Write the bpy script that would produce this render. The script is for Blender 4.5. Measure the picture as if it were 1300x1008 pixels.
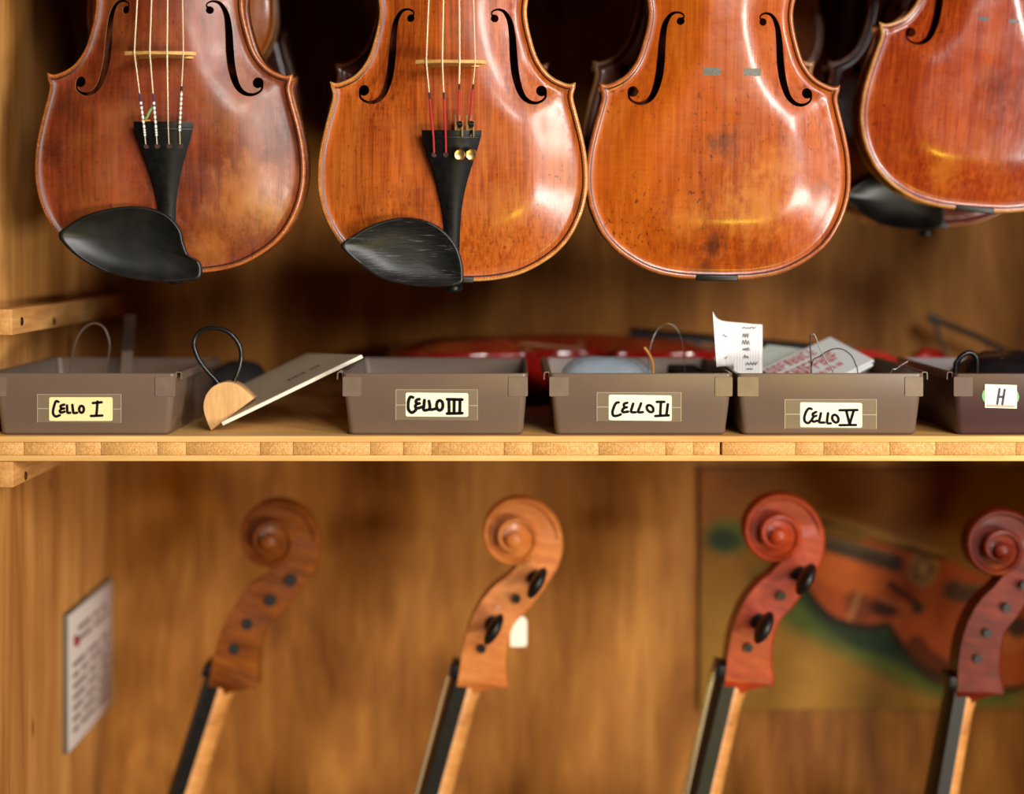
import bpy, bmesh, math, random
import numpy as np
from mathutils import Vector, Matrix
from mathutils.geometry import delaunay_2d_cdt

random.seed(4)
rng = np.random.default_rng(4)
for o in list(bpy.data.objects):
    bpy.data.objects.remove(o, do_unlink=True)
scene = bpy.context.scene
C = scene.collection

# ---------------------------------------------------------------- camera
FPX = 2451.0            # focal length in pixels of the 1300 x 1008 frame
CAMZ = 1.149            # the shelf top is at z = 1.0
HX, HY = 650.0, 310.0   # vanishing point of the depth direction
cam = bpy.data.cameras.new('camera')
camo = bpy.data.objects.new('camera', cam)
C.objects.link(camo)
camo.location = (0, 0, CAMZ)
camo.rotation_euler = (math.pi / 2, 0, 0)
cam.sensor_fit = 'HORIZONTAL'
cam.sensor_width = 36.0
cam.lens = 36.0 * FPX / 1300.0
cam.shift_y = -(504.0 - HY) / 1300.0
cam.clip_start = 0.05
cam.dof.use_dof = True
cam.dof.focus_distance = 1.492
cam.dof.aperture_fstop = 2.2
scene.camera = camo

# ---------------------------------------------------------------- world, lights, exposure
w = bpy.data.worlds.new('world')
scene.world = w
w.use_nodes = True
w.node_tree.nodes['Background'].inputs[0].default_value = (0.55, 0.44, 0.33, 1)
w.node_tree.nodes['Background'].inputs[1].default_value = 0.03

def area(name, loc, target, sx, sy, power, col):
    l = bpy.data.lights.new(name, 'AREA')
    l.shape = 'RECTANGLE'; l.size = sx; l.size_y = sy
    l.energy = power; l.color = col
    o = bpy.data.objects.new(name, l)
    C.objects.link(o)
    o.location = loc
    d = Vector(target) - Vector(loc)
    o.rotation_euler = d.to_track_quat('-Z', 'Y').to_euler()
    return o
area('low_bounce_light', (2.4, -1.75, 0.25), (0.0, 1.7, 0.85), 1.35, 0.50, 92, (1.0, 0.95, 0.87))  # added low light in place of floor bounce, brightens the lower compartment
area('window_light_right', (1.95, -0.9, 1.80), (0.1, 1.6, 1.05), 0.36, 0.85, 46, (1.0, 0.96, 0.9))
area('window_light_front', (0.75, -2.3, 2.40), (0.1, 1.6, 1.0), 0.32, 0.95, 38, (1.0, 0.96, 0.9))
area('window_light_front', (1.30, -2.2, 2.40), (0.1, 1.6, 1.0), 0.32, 0.95, 38, (1.0, 0.96, 0.9))
area('yellow_glint_light', (0.50, -0.5, 0.45), (0.1, 1.6, 1.2), 0.24, 0.12, 4.2, (1.0, 0.74, 0.05))  # added yellow light with no lamp behind it, makes glints on the violins

vs = scene.view_settings
vs.view_transform = 'Standard'
vs.look = 'None'
vs.gamma = 1.0
vs.use_curve_mapping = False
vs.exposure = 0.35

# ---------------------------------------------------------------- helpers
def P(px, py, Y):
    return Vector(((px - HX) * Y / FPX, Y, CAMZ - (py - HY) * Y / FPX))
def lin(c):
    return tuple(((v / 255) / 12.92 if v / 255 <= 0.04045 else ((v / 255 + 0.055) / 1.055) ** 2.4) for v in c) + (1.0,)
def smooth01(t):
    t = np.clip(t, 0, 1); return t * t * (3 - 2 * t)

def tag(o, label, cat, group=None):
    o['label'] = label; o['category'] = cat
    if group: o['group'] = group
    return o
def empty(name, loc=(0, 0, 0)):
    o = bpy.data.objects.new(name, None)
    o.empty_display_size = 0.02
    C.objects.link(o); o.location = loc
    return o
def make_mesh(name, verts, faces, mats=(), smooth=True, sharp=40, face_mats=None):
    me = bpy.data.meshes.new(name)
    me.from_pydata([tuple(v) for v in verts], [], [tuple(f) for f in faces])
    me.validate()
    for m in (mats if isinstance(mats, (list, tuple)) else [mats]):
        me.materials.append(m)
    if face_mats is not None:
        me.polygons.foreach_set('material_index', face_mats)
    bm = bmesh.new(); bm.from_mesh(me)
    bmesh.ops.recalc_face_normals(bm, faces=bm.faces)
    bm.to_mesh(me); bm.free()
    if smooth:
        me.polygons.foreach_set('use_smooth', [True] * len(me.polygons))
        me.set_sharp_from_angle(angle=math.radians(sharp))
    me.update()
    return me
def link(name, me, parent=None, mats=None):
    o = bpy.data.objects.new(name, me)
    C.objects.link(o)
    if parent: o.parent = parent
    if mats:
        for i, m in enumerate(mats):
            o.material_slots[i].link = 'OBJECT'
            o.material_slots[i].material = m
    return o
def obj(name, verts, faces, mat, parent=None, smooth=True, sharp=40):
    return link(name, make_mesh(name, verts, faces, mat, smooth, sharp), parent)

def box(x0, x1, y0, y1, z0, z1):
    v = [(x, y, z) for x in (x0, x1) for y in (y0, y1) for z in (z0, z1)]
    f = [(0, 1, 3, 2), (4, 6, 7, 5), (0, 4, 5, 1), (2, 3, 7, 6), (0, 2, 6, 4), (1, 5, 7, 3)]
    return v, f
def bevel_box(name, dims, mat, parent=None, bev=0.001, seg=2):
    v, f = box(*dims)
    bm = bmesh.new()
    bv = [bm.verts.new(p) for p in v]
    for q in f: bm.faces.new([bv[i] for i in q])
    bmesh.ops.recalc_face_normals(bm, faces=bm.faces)
    bmesh.ops.bevel(bm, geom=list(bm.edges), offset=bev, segments=seg, affect='EDGES', profile=0.5)
    me = bpy.data.meshes.new(name); bm.to_mesh(me); bm.free()
    me.materials.append(mat)
    me.polygons.foreach_set('use_smooth', [True] * len(me.polygons))
    me.set_sharp_from_angle(angle=math.radians(50))
    return link(name, me, parent)
def catmull(pts, n=8, closed=False):
    pts = [np.array(p, float) for p in pts]
    out = []
    N = len(pts)
    rngi = range(N if closed else N - 1)
    for i in rngi:
        if closed:
            p0, p1, p2, p3 = pts[(i - 1) % N], pts[i], pts[(i + 1) % N], pts[(i + 2) % N]
        else:
            p1, p2 = pts[i], pts[i + 1]
            p0 = pts[i - 1] if i > 0 else 2 * p1 - p2
            p3 = pts[i + 2] if i + 2 < N else 2 * p2 - p1
        for k in range(n):
            t = k / n
            out.append(0.5 * ((2 * p1) + (-p0 + p2) * t + (2 * p0 - 5 * p1 + 4 * p2 - p3) * t * t + (-p0 + 3 * p1 - 3 * p2 + p3) * t ** 3))
    if not closed: out.append(pts[-1])
    return out
def tube_geo(pts, r, seg=8, caps=True):
    pts = [Vector(p) for p in pts]
    n = len(pts)
    rs = r if isinstance(r, (list, tuple, np.ndarray)) else [r] * n
    V, F = [], []
    t0 = (pts[1] - pts[0]).normalized()
    up = Vector((0, 0, 1)) if abs(t0.z) < 0.9 else Vector((1, 0, 0))
    nrm = t0.cross(up).normalized()
    for i in range(n):
        t = (pts[min(i + 1, n - 1)] - pts[max(i - 1, 0)]).normalized()
        nrm = (nrm - t * nrm.dot(t)).normalized()
        b = t.cross(nrm)
        for k in range(seg):
            a = 2 * math.pi * k / seg
            V.append(pts[i] + (nrm * math.cos(a) + b * math.sin(a)) * rs[i])
    for i in range(n - 1):
        for k in range(seg):
            F.append((i * seg + k, i * seg + (k + 1) % seg, (i + 1) * seg + (k + 1) % seg, (i + 1) * seg + k))
    if caps:
        F.append(tuple(range(seg))[::-1]); F.append(tuple((n - 1) * seg + k for k in range(seg)))
    return V, F
def tube(name, pts, r, mat, parent=None, seg=8):
    v, f = tube_geo(pts, r, seg)
    return obj(name, v, f, mat, parent, True, 60)
def merge(parts):
    V, F = [], []
    for v, f in parts:
        o = len(V); V += list(v); F += [tuple(i + o for i in q) for q in f]
    return V, F
def ring_loft(rings, cap0=True, cap1=True, closed=True):
    V, F = [], []
    n = len(rings[0])
    for r in rings: V += [tuple(p) for p in r]
    for i in range(len(rings) - 1):
        for k in range(n if closed else n - 1):
            a, b = i * n + k, i * n + (k + 1) % n
            F.append((a, b, b + n, a + n))
    if cap0: F.append(tuple(range(n))[::-1])
    if cap1: F.append(tuple((len(rings) - 1) * n + k for k in range(n)))
    return V, F
def lathe(prof, seg=20, axis='z', origin=(0, 0, 0)):
    rings = []
    for r, h in prof:
        ring = []
        for k in range(seg):
            a = 2 * math.pi * k / seg
            c, s = r * math.cos(a), r * math.sin(a)
            p = {'z': (c, s, h), 'x': (h, c, s), 'y': (c, h, s)}[axis]
            ring.append((p[0] + origin[0], p[1] + origin[1], p[2] + origin[2]))
        rings.append(ring)
    return ring_loft(rings)
def sc(v, s): return [(p[0] * s, p[1] * s, p[2] * s) for p in v]

# ---------------------------------------------------------------- materials
class NT:
    def __init__(self, name):
        self.m = bpy.data.materials.new(name); self.m.use_nodes = True
        self.t = self.m.node_tree
        self.b = self.t.nodes['Principled BSDF']
        self.tc = self.t.nodes.new('ShaderNodeTexCoord')
    def n(self, typ, **kw):
        x = self.t.nodes.new(typ)
        for k, v in kw.items(): setattr(x, k, v)
        return x
    def l(self, a, b): self.t.links.new(a, b)
    def mapping(self, scale, loc=(0, 0, 0), src='Object', rot=(0, 0, 0)):
        m = self.n('ShaderNodeMapping')
        m.inputs['Scale'].default_value = scale; m.inputs['Location'].default_value = loc; m.inputs['Rotation'].default_value = rot
        self.l(self.tc.outputs[src], m.inputs['Vector'])
        return m.outputs[0]
    def noise(self, vec, scale=1.0, detail=3, rough=0.55, dist=0.0):
        x = self.n('ShaderNodeTexNoise')
        x.inputs['Scale'].default_value = scale; x.inputs['Detail'].default_value = detail
        x.inputs['Roughness'].default_value = rough; x.inputs['Distortion'].default_value = dist
        self.l(vec, x.inputs['Vector'])
        return x.outputs['Fac']
    def ramp(self, fac, stops):
        r = self.n('ShaderNodeValToRGB')
        e = r.color_ramp.elements
        while len(e) > 1: e.remove(e[-1])
        e[0].position, e[0].color = stops[0]
        for p, c in stops[1:]:
            q = e.new(p); q.color = c
        self.l(fac, r.inputs[0])
        return r.outputs[0]
    def mix(self, a, b, fac, mode='MIX'):
        x = self.n('ShaderNodeMix', data_type='RGBA', blend_type=mode)
        for s, v in ((x.inputs[6], a), (x.inputs[7], b)):
            if hasattr(v, 'is_linked') or isinstance(v, bpy.types.NodeSocket): self.l(v, s)
            else: s.default_value = v
        if isinstance(fac, (int, float)): x.inputs[0].default_value = fac
        else: self.l(fac, x.inputs[0])
        return x.outputs[2]
    def math(self, op, a, b=0.5):
        x = self.n('ShaderNodeMath', operation=op)
        for i, v in enumerate((a, b)):
            if isinstance(v, (int, float)): x.inputs[i].default_value = v
            else: self.l(v, x.inputs[i])
        return x.outputs[0]
    def bump(self, h, strength=0.2, dist=0.001):
        x = self.n('ShaderNodeBump')
        x.inputs['Strength'].default_value = strength; x.inputs['Distance'].default_value = dist
        self.l(h, x.inputs['Height']); self.l(x.outputs[0], self.b.inputs['Normal'])
    def color(self, c):
        if isinstance(c, bpy.types.NodeSocket): self.l(c, self.b.inputs['Base Color'])
        else: self.b.inputs['Base Color'].default_value = c
    def set(self, **kw):
        for k, v in kw.items():
            s = self.b.inputs[k.replace('_', ' ')]
            if isinstance(v, bpy.types.NodeSocket): self.l(v, s)
            else: s.default_value = v
        return self
BW = lambda v: (v, v, v, 1)

def plain(name, col, rough=0.5, var=0.15, metal=0.0, scale=60, coat=0.0, spec=0.5):
    m = NT(name)
    f = m.noise(m.mapping((1, 1, 1)), scale, 4)
    c = lin(col)
    d = tuple(x * (1 - var) for x in c[:3]) + (1,); h = tuple(min(1, x * (1 + var)) for x in c[:3]) + (1,)
    m.color(m.ramp(f, [(0.3, d), (0.7, h)]))
    m.set(Roughness=rough, Metallic=metal, Coat_Weight=coat)
    m.b.inputs['Specular IOR Level'].default_value = spec
    return m.m

def wood(name, dark, mid, light, grain_axis='z', fine=260, coarse=26, along=0.04, rough=0.5, knots=False, wavy=0.6, loc=(0, 0, 0), contrast=1.0, spec=0.15):
    m = NT(name)
    def sv(s, a):
        v = [s, s, s]; v['xyz'.index(grain_axis)] = s * a
        return tuple(v)
    fin = m.noise(m.mapping(sv(fine, along), loc), 1.0, 4, 0.6)
    co = m.noise(m.mapping(sv(coarse, along * 2.2), loc), 1.0, 3, 0.5, wavy)
    big = m.noise(m.mapping(sv(7, 0.45), loc), 1.0, 2, 0.5, 0.6)
    s = m.math('ADD', m.math('MULTIPLY', fin, 0.30 * contrast), m.math('ADD', m.math('MULTIPLY', co, 0.42), m.math('MULTIPLY', big, 0.28)))
    c = m.ramp(s, [(0.36, lin(dark)), (0.5, lin(mid)), (0.64, lin(light))])
    if knots:
        vo = m.n('ShaderNodeTexVoronoi'); vo.inputs['Scale'].default_value = 1.0
        m.l(m.mapping(sv(15, 0.55), (0.31, 0.2, 0.6)), vo.inputs['Vector'])
        k = m.ramp(vo.outputs['Distance'], [(0.035, BW(1)), (0.085, BW(0))])
        c = m.mix(c, lin((70, 38, 16)), m.math('MULTIPLY', k, 0.75))
    m.color(c)
    m.set(Roughness=rough)
    m.b.inputs['Specular IOR Level'].default_value = spec
    m.bump(fin, 0.15, 0.0006)
    return m.m

def varnish(name, dark, mid, light, worn, rough=0.2, wear=0.5, seed=0.0, coat=0.6, grime=0.5, flame=False, line=0.3, spots=(), worns=(), spec=0.5):
    m = NT(name)
    o = (seed, seed * 1.7, seed * 0.6)
    gs = (620, 620, 9) if not flame else (90, 60, 300)
    fin = m.noise(m.mapping(gs, o), 1.0, 3, 0.6)
    gs2 = (240, 240, 5) if not flame else (30, 20, 130)
    fin2 = m.noise(m.mapping(gs2, o), 1.0, 2, 0.5)
    big = m.noise(m.mapping((11, 11, 7), o), 1.0, 4, 0.55, 0.8)
    cross = m.noise(m.mapping((60, 60, 420), o), 1.0, 2, 0.5)
    s = m.math('ADD', m.math('MULTIPLY', fin, line), m.math('MULTIPLY', fin2, 0.25))
    s = m.math('ADD', s, m.math('MULTIPLY', big, 0.38))
    s = m.math('ADD', s, m.math('MULTIPLY', cross, 0.09))
    c = m.ramp(s, [(0.36, lin(dark)), (0.51, lin(mid)), (0.66, lin(light))])
    wn = m.noise(m.mapping((13, 13, 9), (seed + 3.1, 0.4, seed)), 1.0, 5, 0.6, 0.5)
    wf = m.ramp(wn, [(0.53, BW(0)), (0.72, BW(wear))])
    c = m.mix(c, lin(worn), wf)
    sp = m.noise(m.mapping((330, 330, 230), o), 1.0, 2, 0.5)
    sm = m.noise(m.mapping((16, 16, 12), (seed, 9, 2)), 1.0, 3, 0.6)
    sf = m.math('MULTIPLY', m.ramp(sp, [(0.62, BW(0)), (0.70, BW(1))]), m.ramp(sm, [(0.45, BW(0.08)), (0.65, BW(grime))]))
    c = m.mix(c, lin((38, 16, 8)), sf)
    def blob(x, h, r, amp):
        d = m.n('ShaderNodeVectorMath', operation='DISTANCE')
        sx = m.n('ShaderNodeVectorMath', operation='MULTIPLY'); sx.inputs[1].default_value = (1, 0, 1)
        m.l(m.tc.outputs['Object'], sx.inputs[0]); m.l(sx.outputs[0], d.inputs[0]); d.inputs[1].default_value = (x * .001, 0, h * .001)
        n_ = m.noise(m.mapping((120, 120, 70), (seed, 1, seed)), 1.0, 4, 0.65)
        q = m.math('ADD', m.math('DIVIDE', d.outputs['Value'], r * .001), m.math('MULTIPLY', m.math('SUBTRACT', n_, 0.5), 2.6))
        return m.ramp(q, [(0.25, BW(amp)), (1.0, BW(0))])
    for (x, h, r, amp) in worns: c = m.mix(c, lin(worn), blob(x, h, r, amp))  # placed paler patches, worn areas among them
    for (x, h, r, amp) in spots: c = m.mix(c, lin((44, 18, 8)), blob(x, h, r, amp))
    m.color(c)
    rn = m.noise(m.mapping((40, 40, 40), o), 1.0, 4)
    m.set(Roughness=m.ramp(rn, [(0.3, BW(rough * 0.8)), (0.7, BW(rough * 1.35))]), Coat_Weight=coat, Coat_Roughness=rough * 0.5)
    m.b.inputs['Specular IOR Level'].default_value = spec
    hb = m.noise(m.mapping((26, 26, 20), o), 1.0, 3)
    bh = m.math('ADD', m.math('MULTIPLY', fin, 0.10), m.math('MULTIPLY', hb, 1.0))
    m.bump(m.math('ADD', bh, m.math('MULTIPLY', m.noise(m.mapping((75, 75, 45), o), 1.0, 3), 0.35)), 0.26, 0.0022)
    return m.m

M = {}
M['pine'] = wood('pine_side', (136, 84, 38), (178, 122, 62), (206, 152, 86), 'z', 180, 20, 0.05, 0.5, True)
M['ply'] = wood('plywood_back', (112, 64, 22), (150, 95, 38), (182, 124, 56), 'z', 110, 11, 0.14, 0.55, False, 1.6)
M['shelf_top'] = wood('shelf_veneer', (192, 138, 76), (218, 168, 100), (234, 190, 124), 'x', 260, 30, 0.05, 0.5)
M['batten'] = wood('batten_pine', (158, 104, 54), (192, 138, 80), (214, 164, 104), 'y', 300, 60, 0.06, 0.55)
M['block'] = wood('beech_block', (186, 136, 84), (208, 162, 108), (224, 182, 130), 'z', 420, 60, 0.12, 0.5)
M['bridge'] = wood('bridge_maple', (176, 128, 66), (206, 160, 94), (226, 184, 118), 'x', 600, 200, 0.2, 0.45)
M['neck'] = varnish('bare_maple_neck', (150, 92, 40), (190, 126, 62), (212, 152, 84), (216, 170, 106), 0.35, 0.3, 2.0, 0.2, 0.2, True)
M['rail'] = wood('rail_wood', (90, 56, 28), (116, 74, 38), (140, 94, 52), 'x', 200, 40, 0.06, 0.6)
M['ebony'] = plain('ebony', (19, 18, 18), 0.36, 0.4, scale=220, spec=0.28)
M['ebony_rough'] = None
M['plastic'] = plain('brown_plastic', (106, 86, 72), 0.34, 0.06, scale=25)
M['plastic_tab'] = plain('brown_plastic_tab', (114, 95, 82), 0.3, 0.12, scale=90)
M['maroon'] = plain('maroon_plastic', (72, 46, 46), 0.34, 0.06, scale=25)
M['maroon_tab'] = plain('maroon_plastic_tab', (84, 56, 55), 0.3, 0.1, scale=90)
M['card'] = plain('cream_card', (252, 246, 218), 0.6, 0.03)
M['card_yellow'] = plain('yellowed_card', (250, 232, 168), 0.6, 0.04)
M['ink'] = plain('black_ink', (14, 11, 16), 0.7, 0.2, spec=0.1)
M['ink_blue'] = plain('blue_black_ink', (58, 56, 74), 0.6, 0.2)
M['ink_red'] = plain('red_print', (206, 78, 74), 0.6, 0.25, scale=700)
M['ink_grey'] = plain('grey_print', (96, 76, 72), 0.6, 0.2)
M['green'] = plain('green_sticker', (104, 178, 92), 0.5, 0.06)
M['paper'] = plain('paper_white', (226, 222, 220), 0.7, 0.03)
M['envelope'] = plain('envelope_white', (232, 234, 232), 0.6, 0.03)
M['notice'] = plain('notice_paper', (196, 184, 178), 0.6, 0.04)
M['edge_dark'] = plain('dark_board_edge', (84, 76, 62), 0.6, 0.1)
M['grey_board'] = plain('grey_board_face', (214, 200, 176), 0.45, 0.08, scale=14)
M['white_edge'] = plain('white_board_edge', (226, 216, 196), 0.5, 0.05)
M['black_cord'] = plain('black_rubber', (16, 14, 14), 0.28, 0.2)
M['black_cloth'] = plain('black_cloth', (22, 18, 17), 0.8, 0.3)
M['steel'] = plain('steel_wire', (150, 146, 142), 0.3, 0.1, metal=1.0)
M['screw'] = plain('screw_steel', (120, 108, 90), 0.35, 0.2, metal=1.0)
M['brass'] = plain('gold_brass', (224, 190, 128), 0.28, 0.15, metal=1.0, scale=300)
M['gut'] = plain('wound_string', (226, 212, 176), 0.35, 0.08, metal=0.35)
M['purple_silk'] = plain('purple_silk', (58, 38, 92), 0.7, 0.15)
M['white_silk'] = plain('white_silk', (226, 228, 220), 0.7, 0.1)
M['red_silk'] = plain('red_silk', (176, 30, 34), 0.7, 0.15)
M['black_silk'] = plain('black_silk', (28, 22, 26), 0.7, 0.15)
M['green_thread'] = plain('green_thread', (120, 146, 92), 0.7, 0.3, scale=600)
M['gold_edge'] = varnish('worn_gold_edge', (132, 82, 34), (190, 130, 62), (222, 168, 92), (230, 184, 112), 0.3, 0.4, 5.0, 0.4, 0.5, True)
M['amber_edge'] = varnish('worn_amber_edge', (110, 52, 20), (168, 92, 40), (200, 124, 58), (206, 140, 74), 0.35, 0.3, 6.0, 0.3, 0.6, True)
M['dark_edge'] = varnish('dark_worn_edge', (96, 44, 18), (150, 82, 34), (182, 112, 52), (190, 120, 60), 0.3, 0.3, 7.0, 0.4, 0.5, True)
M['purf'] = plain('purfling_dark', (48, 24, 14), 0.4, 0.3)
M['inside'] = plain('f_hole_edge_wood', (150, 100, 54), 0.6, 0.2)
M['mark'] = plain('grey_bridge_mark', (92, 90, 78), 0.55, 0.35, scale=500)
M['mark_dark'] = plain('dark_bridge_mark', (58, 46, 36), 0.4, 0.5, scale=500)
M['hole'] = plain('dark_hole', (12, 9, 8), 0.8, 0.2)
M['hole_red'] = plain('red_brown_hole', (52, 18, 14), 0.7, 0.3)
M['tag'] = plain('tag_white', (236, 226, 204), 0.6, 0.04)
M['blue_pack'] = plain('blue_packet', (96, 140, 160), 0.4, 0.2)
M['orange_str'] = plain('orange_string', (196, 128, 44), 0.5, 0.15)
m = NT('chin_rest_ebony')
ff = m.noise(m.mapping((60, 200, 900), rot=(0, 0.35, 0)), 1.0, 3, 0.6)
m.color(m.ramp(ff, [(0.4, lin((16, 15, 15))), (0.62, lin((30, 28, 27))), (0.72, lin((92, 90, 86)))]))
m.set(Roughness=0.38); m.bump(ff, 0.2, 0.0008)
M['ebony_rough'] = m.m
m = NT('chin_rest_smooth')
ff = m.noise(m.mapping((40, 40, 40)), 1.0, 4)
m.color(m.ramp(ff, [(0.4, lin((15, 14, 13))), (0.7, lin((32, 29, 25)))]))
m.set(Roughness=0.36)
M['ebony_smooth'] = m.m
m = NT('clear_tape')
m.color(lin((214, 196, 160))); m.set(Roughness=0.25, Alpha=0.07)
M['tape'] = m.m
m = NT('tape_crease')
m.color(lin((236, 220, 184))); m.set(Roughness=0.3, Alpha=0.24)
M['crease'] = m.m
m = NT('clear_plastic_bag')
m.color(lin((176, 196, 210))); m.set(Roughness=0.12, Alpha=0.5)
m.bump(m.noise(m.mapping((90, 90, 90)), 1.0, 3), 0.5, 0.003)
M['bag'] = m.m
# cross-cut core of the laminated shelf: end grain, one tone for each block
m = NT('core_end_grain')
oi = m.n('ShaderNodeObjectInfo')
cm = m.n('ShaderNodeVectorMath', operation='ADD'); m.l(m.tc.outputs['Object'], cm.inputs[0]); m.l(oi.outputs['Random'], cm.inputs[1])
mp = m.n('ShaderNodeMapping'); mp.inputs['Scale'].default_value = (900, 900, 500); mp.inputs['Rotation'].default_value = (0, 0.7, 0); m.l(cm.outputs[0], mp.inputs['Vector'])
fn = m.noise(mp.outputs[0], 1.0, 4, 0.7)
c1 = m.ramp(fn, [(0.35, lin((184, 124, 62))), (0.52, lin((214, 158, 88))), (0.68, lin((236, 190, 120)))])
c1 = m.mix(c1, lin((150, 92, 46)), m.math('MULTIPLY', m.ramp(oi.outputs['Random'], [(0.2, BW(0)), (0.9, BW(1))]), 0.22))
m.color(c1); m.set(Roughness=0.65); m.bump(fn, 0.4, 0.0006)
M['core'] = m.m

# ---------------------------------------------------------------- setting: the cabinet
WL = -0.408     # inner face of the left side panel
WB = 1.950      # front face of the back panel
WR = 0.585  # right side panel, out of view, set inward to block light from the right
def struct(name, geo, mat):
    o = obj(name, geo[0], geo[1], mat, None, False)
    o['kind'] = 'structure'
    return o
struct('wall_back', box(WL - 0.02, WR + 0.02, WB, WB + 0.015, 0.0, 1.90), M['ply'])
struct('wall_left', box(WL - 0.020, WL, 1.497, WB, 0.0, 1.90), M['pine'])
struct('wall_right', box(WR, WR + 0.02, 1.497, WB, 0.0, 1.90), M['pine'])
struct('ceiling', box(WL - 0.02, WR + 0.02, 1.38, WB + 0.015, 1.90, 1.92), M['pine'])
struct('added_light_shield_1', box(WL - 0.02, WR + 0.02, 1.36, 1.38, 1.42, 1.92), M['pine'])  # added board above the view, keeps light out of the upper compartment
struct('floor', box(-2.0, 2.0, 1.2, WB + 0.015, -0.02, 0.0), M['pine'])

# shelf board: veneer, core blocks, veneer
sh = empty('shelf_board', (0, 1.5, 1.0))
tag(sh, 'pale laminated wooden shelf board carrying the plastic trays', 'shelf')
def rel(dims, o): return (dims[0] - o[0], dims[1] - o[0], dims[2] - o[1], dims[3] - o[1], dims[4] - o[2], dims[5] - o[2])
S0 = (0, 1.5, 1.0)
T = 0.0196
bevel_box('top_veneer', rel((WL + .0005, WR - .0005, 1.5, WB - .0005, 1.0 - 0.0049, 1.0), S0), M['shelf_top'], sh, 0.0006)
bevel_box('bottom_veneer', rel((WL + .0005, WR - .0005, 1.5, WB - .0005, 1.0 - T, 1.0 - T + 0.0046), S0), M['shelf_top'], sh, 0.0006)
cuts = [-60, 30, 96, 128, 200, 236, 330, 372, 470, 512, 548, 640, 676, 760, 845, 880, 914, 917, 1010, 1046, 1130, 1188, 1290, 1330, 1420, 1500, 1700]
for a, b in zip(cuts[:-1], cuts[1:]):
    if (a, b) == (914, 917): continue
    xa = max((a - 650) * 1.5 / FPX, WL + .0005); xb = min((b - 650) * 1.5 / FPX, WR - .0005)
    bevel_box('core_block', rel((xa + .0001, xb - .0001, 1.5 + random.uniform(0.0002, 0.0006), WB - .001, 1.0 - T + 0.0047, 1.0 - 0.0050), S0), M['core'], sh, 0.0003, 1)

# battens screwed to the side panel
def batten(label, ytop, ybot, Yf, screws):
    z1 = CAMZ - (ytop - HY) * Yf / FPX; z0 = CAMZ - (ybot - HY) * Yf / FPX
    o = empty('wooden_batten', (WL, Yf, z0)); tag(o, label, 'batten', None)
    bevel_box('bar', (0.0002, 0.0196, 0, WB - Yf - .001, 0, z1 - z0), M['batten'], o, 0.0006)
    for (px, py) in screws:
        Y = 0.3884 * FPX / (650 - px)
        z = CAMZ - (py - HY) * Y / FPX - z0
        v, f = lathe([(0.0001, 0.0), (0.0030, 0.0), (0.0036, 0.0006), (0.0030, 0.0012), (0.0012, 0.0009), (0.0001, 0.0008)], 14, 'x', (0.0195, Y - Yf, z))
        s = obj('screw', v, f, M['screw'], o)
    return o
batten('pine batten screwed to the side panel above the trays', 392.5, 425.5, 1.500, [(27, 408), (68, 408)])
zb = 1.0 - T - 0.0003
Yb = 1.503
batten('pine batten under the left end of the shelf board', HY + (CAMZ - zb) * FPX / Yb, 619, Yb, [(32, 604)])

# ---------------------------------------------------------------- violin geometry (millimetres)
A_low = catmull([(0, 0), (12, 0.1), (30.3, 1.2), (48.7, 4.8), (64.6, 11.6), (79.9, 22), (91.2, 34.6), (99.5, 51), (103.7, 67), (104.7, 81), (103.4, 99), (99.5, 117.5), (94.8, 135), (93.0, 144), (94.6, 150.5)], 9)
B_mid = catmull([(94.8, 154.6), (88, 153.8), (75.5, 160), (66.2, 172), (60.6, 188), (57.4, 203), (57.2, 213), (59.5, 223), (66, 231.5), (77, 236.6)], 9)
C_top = catmull([(77.6, 240.4), (76.0, 247), (77.5, 258), (81.5, 274), (83.6, 291), (82.6, 307), (78, 322), (68.5, 336.5), (52, 348), (33, 354), (15, 356), (0, 356.3)], 9)
half = A_low + B_mid + C_top
OUT = np.array(half + [(-p[0], p[1]) for p in half[-2:0:-1]])
def resample(poly, step):
    poly = np.asarray(poly); out = []
    n = len(poly)
    for i in range(n):
        a, b = poly[i], poly[(i + 1) % n]
        k = max(1, int(round(np.linalg.norm(b - a) / step)))
        for j in range(k): out.append(a + (b - a) * j / k)
    return np.array(out)
OUT = resample(OUT, 2.4)
def seg_dist(pts, poly):
    a = poly; b = np.roll(poly, -1, 0); ab = b - a
    L = (ab ** 2).sum(1) + 1e-9
    res = np.empty(len(pts))
    for i in range(0, len(pts), 2000):
        p = pts[i:i + 2000]
        ap = p[:, None, :] - a[None]
        t = np.clip((ap * ab[None]).sum(2) / L, 0, 1)
        d = ap - t[..., None] * ab[None]
        res[i:i + 2000] = np.sqrt((d ** 2).sum(2).min(1))
    return res
def inside(pts, poly):
    x, y = pts[:, 0], pts[:, 1]
    r = np.zeros(len(pts), bool)
    a = poly; b = np.roll(poly, -1, 0)
    for (x1, y1), (x2, y2) in zip(a, b):
        if y1 == y2: continue
        c = ((y1 > y) != (y2 > y)) & (x < (x2 - x1) * (y - y1) / (y2 - y1) + x1)
        r ^= c
    return r
def offset_ring(d, poly=None, keep=0.97):
    poly = OUT if poly is None else poly
    t = np.roll(poly, -1, 0) - np.roll(poly, 1, 0)
    t /= np.linalg.norm(t, axis=1)[:, None] + 1e-9
    n = np.stack([-t[:, 1], t[:, 0]], 1)
    q = poly + n * d
    ok = inside(q, poly) & (seg_dist(q, poly) > d * keep)
    return q[ok]
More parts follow.
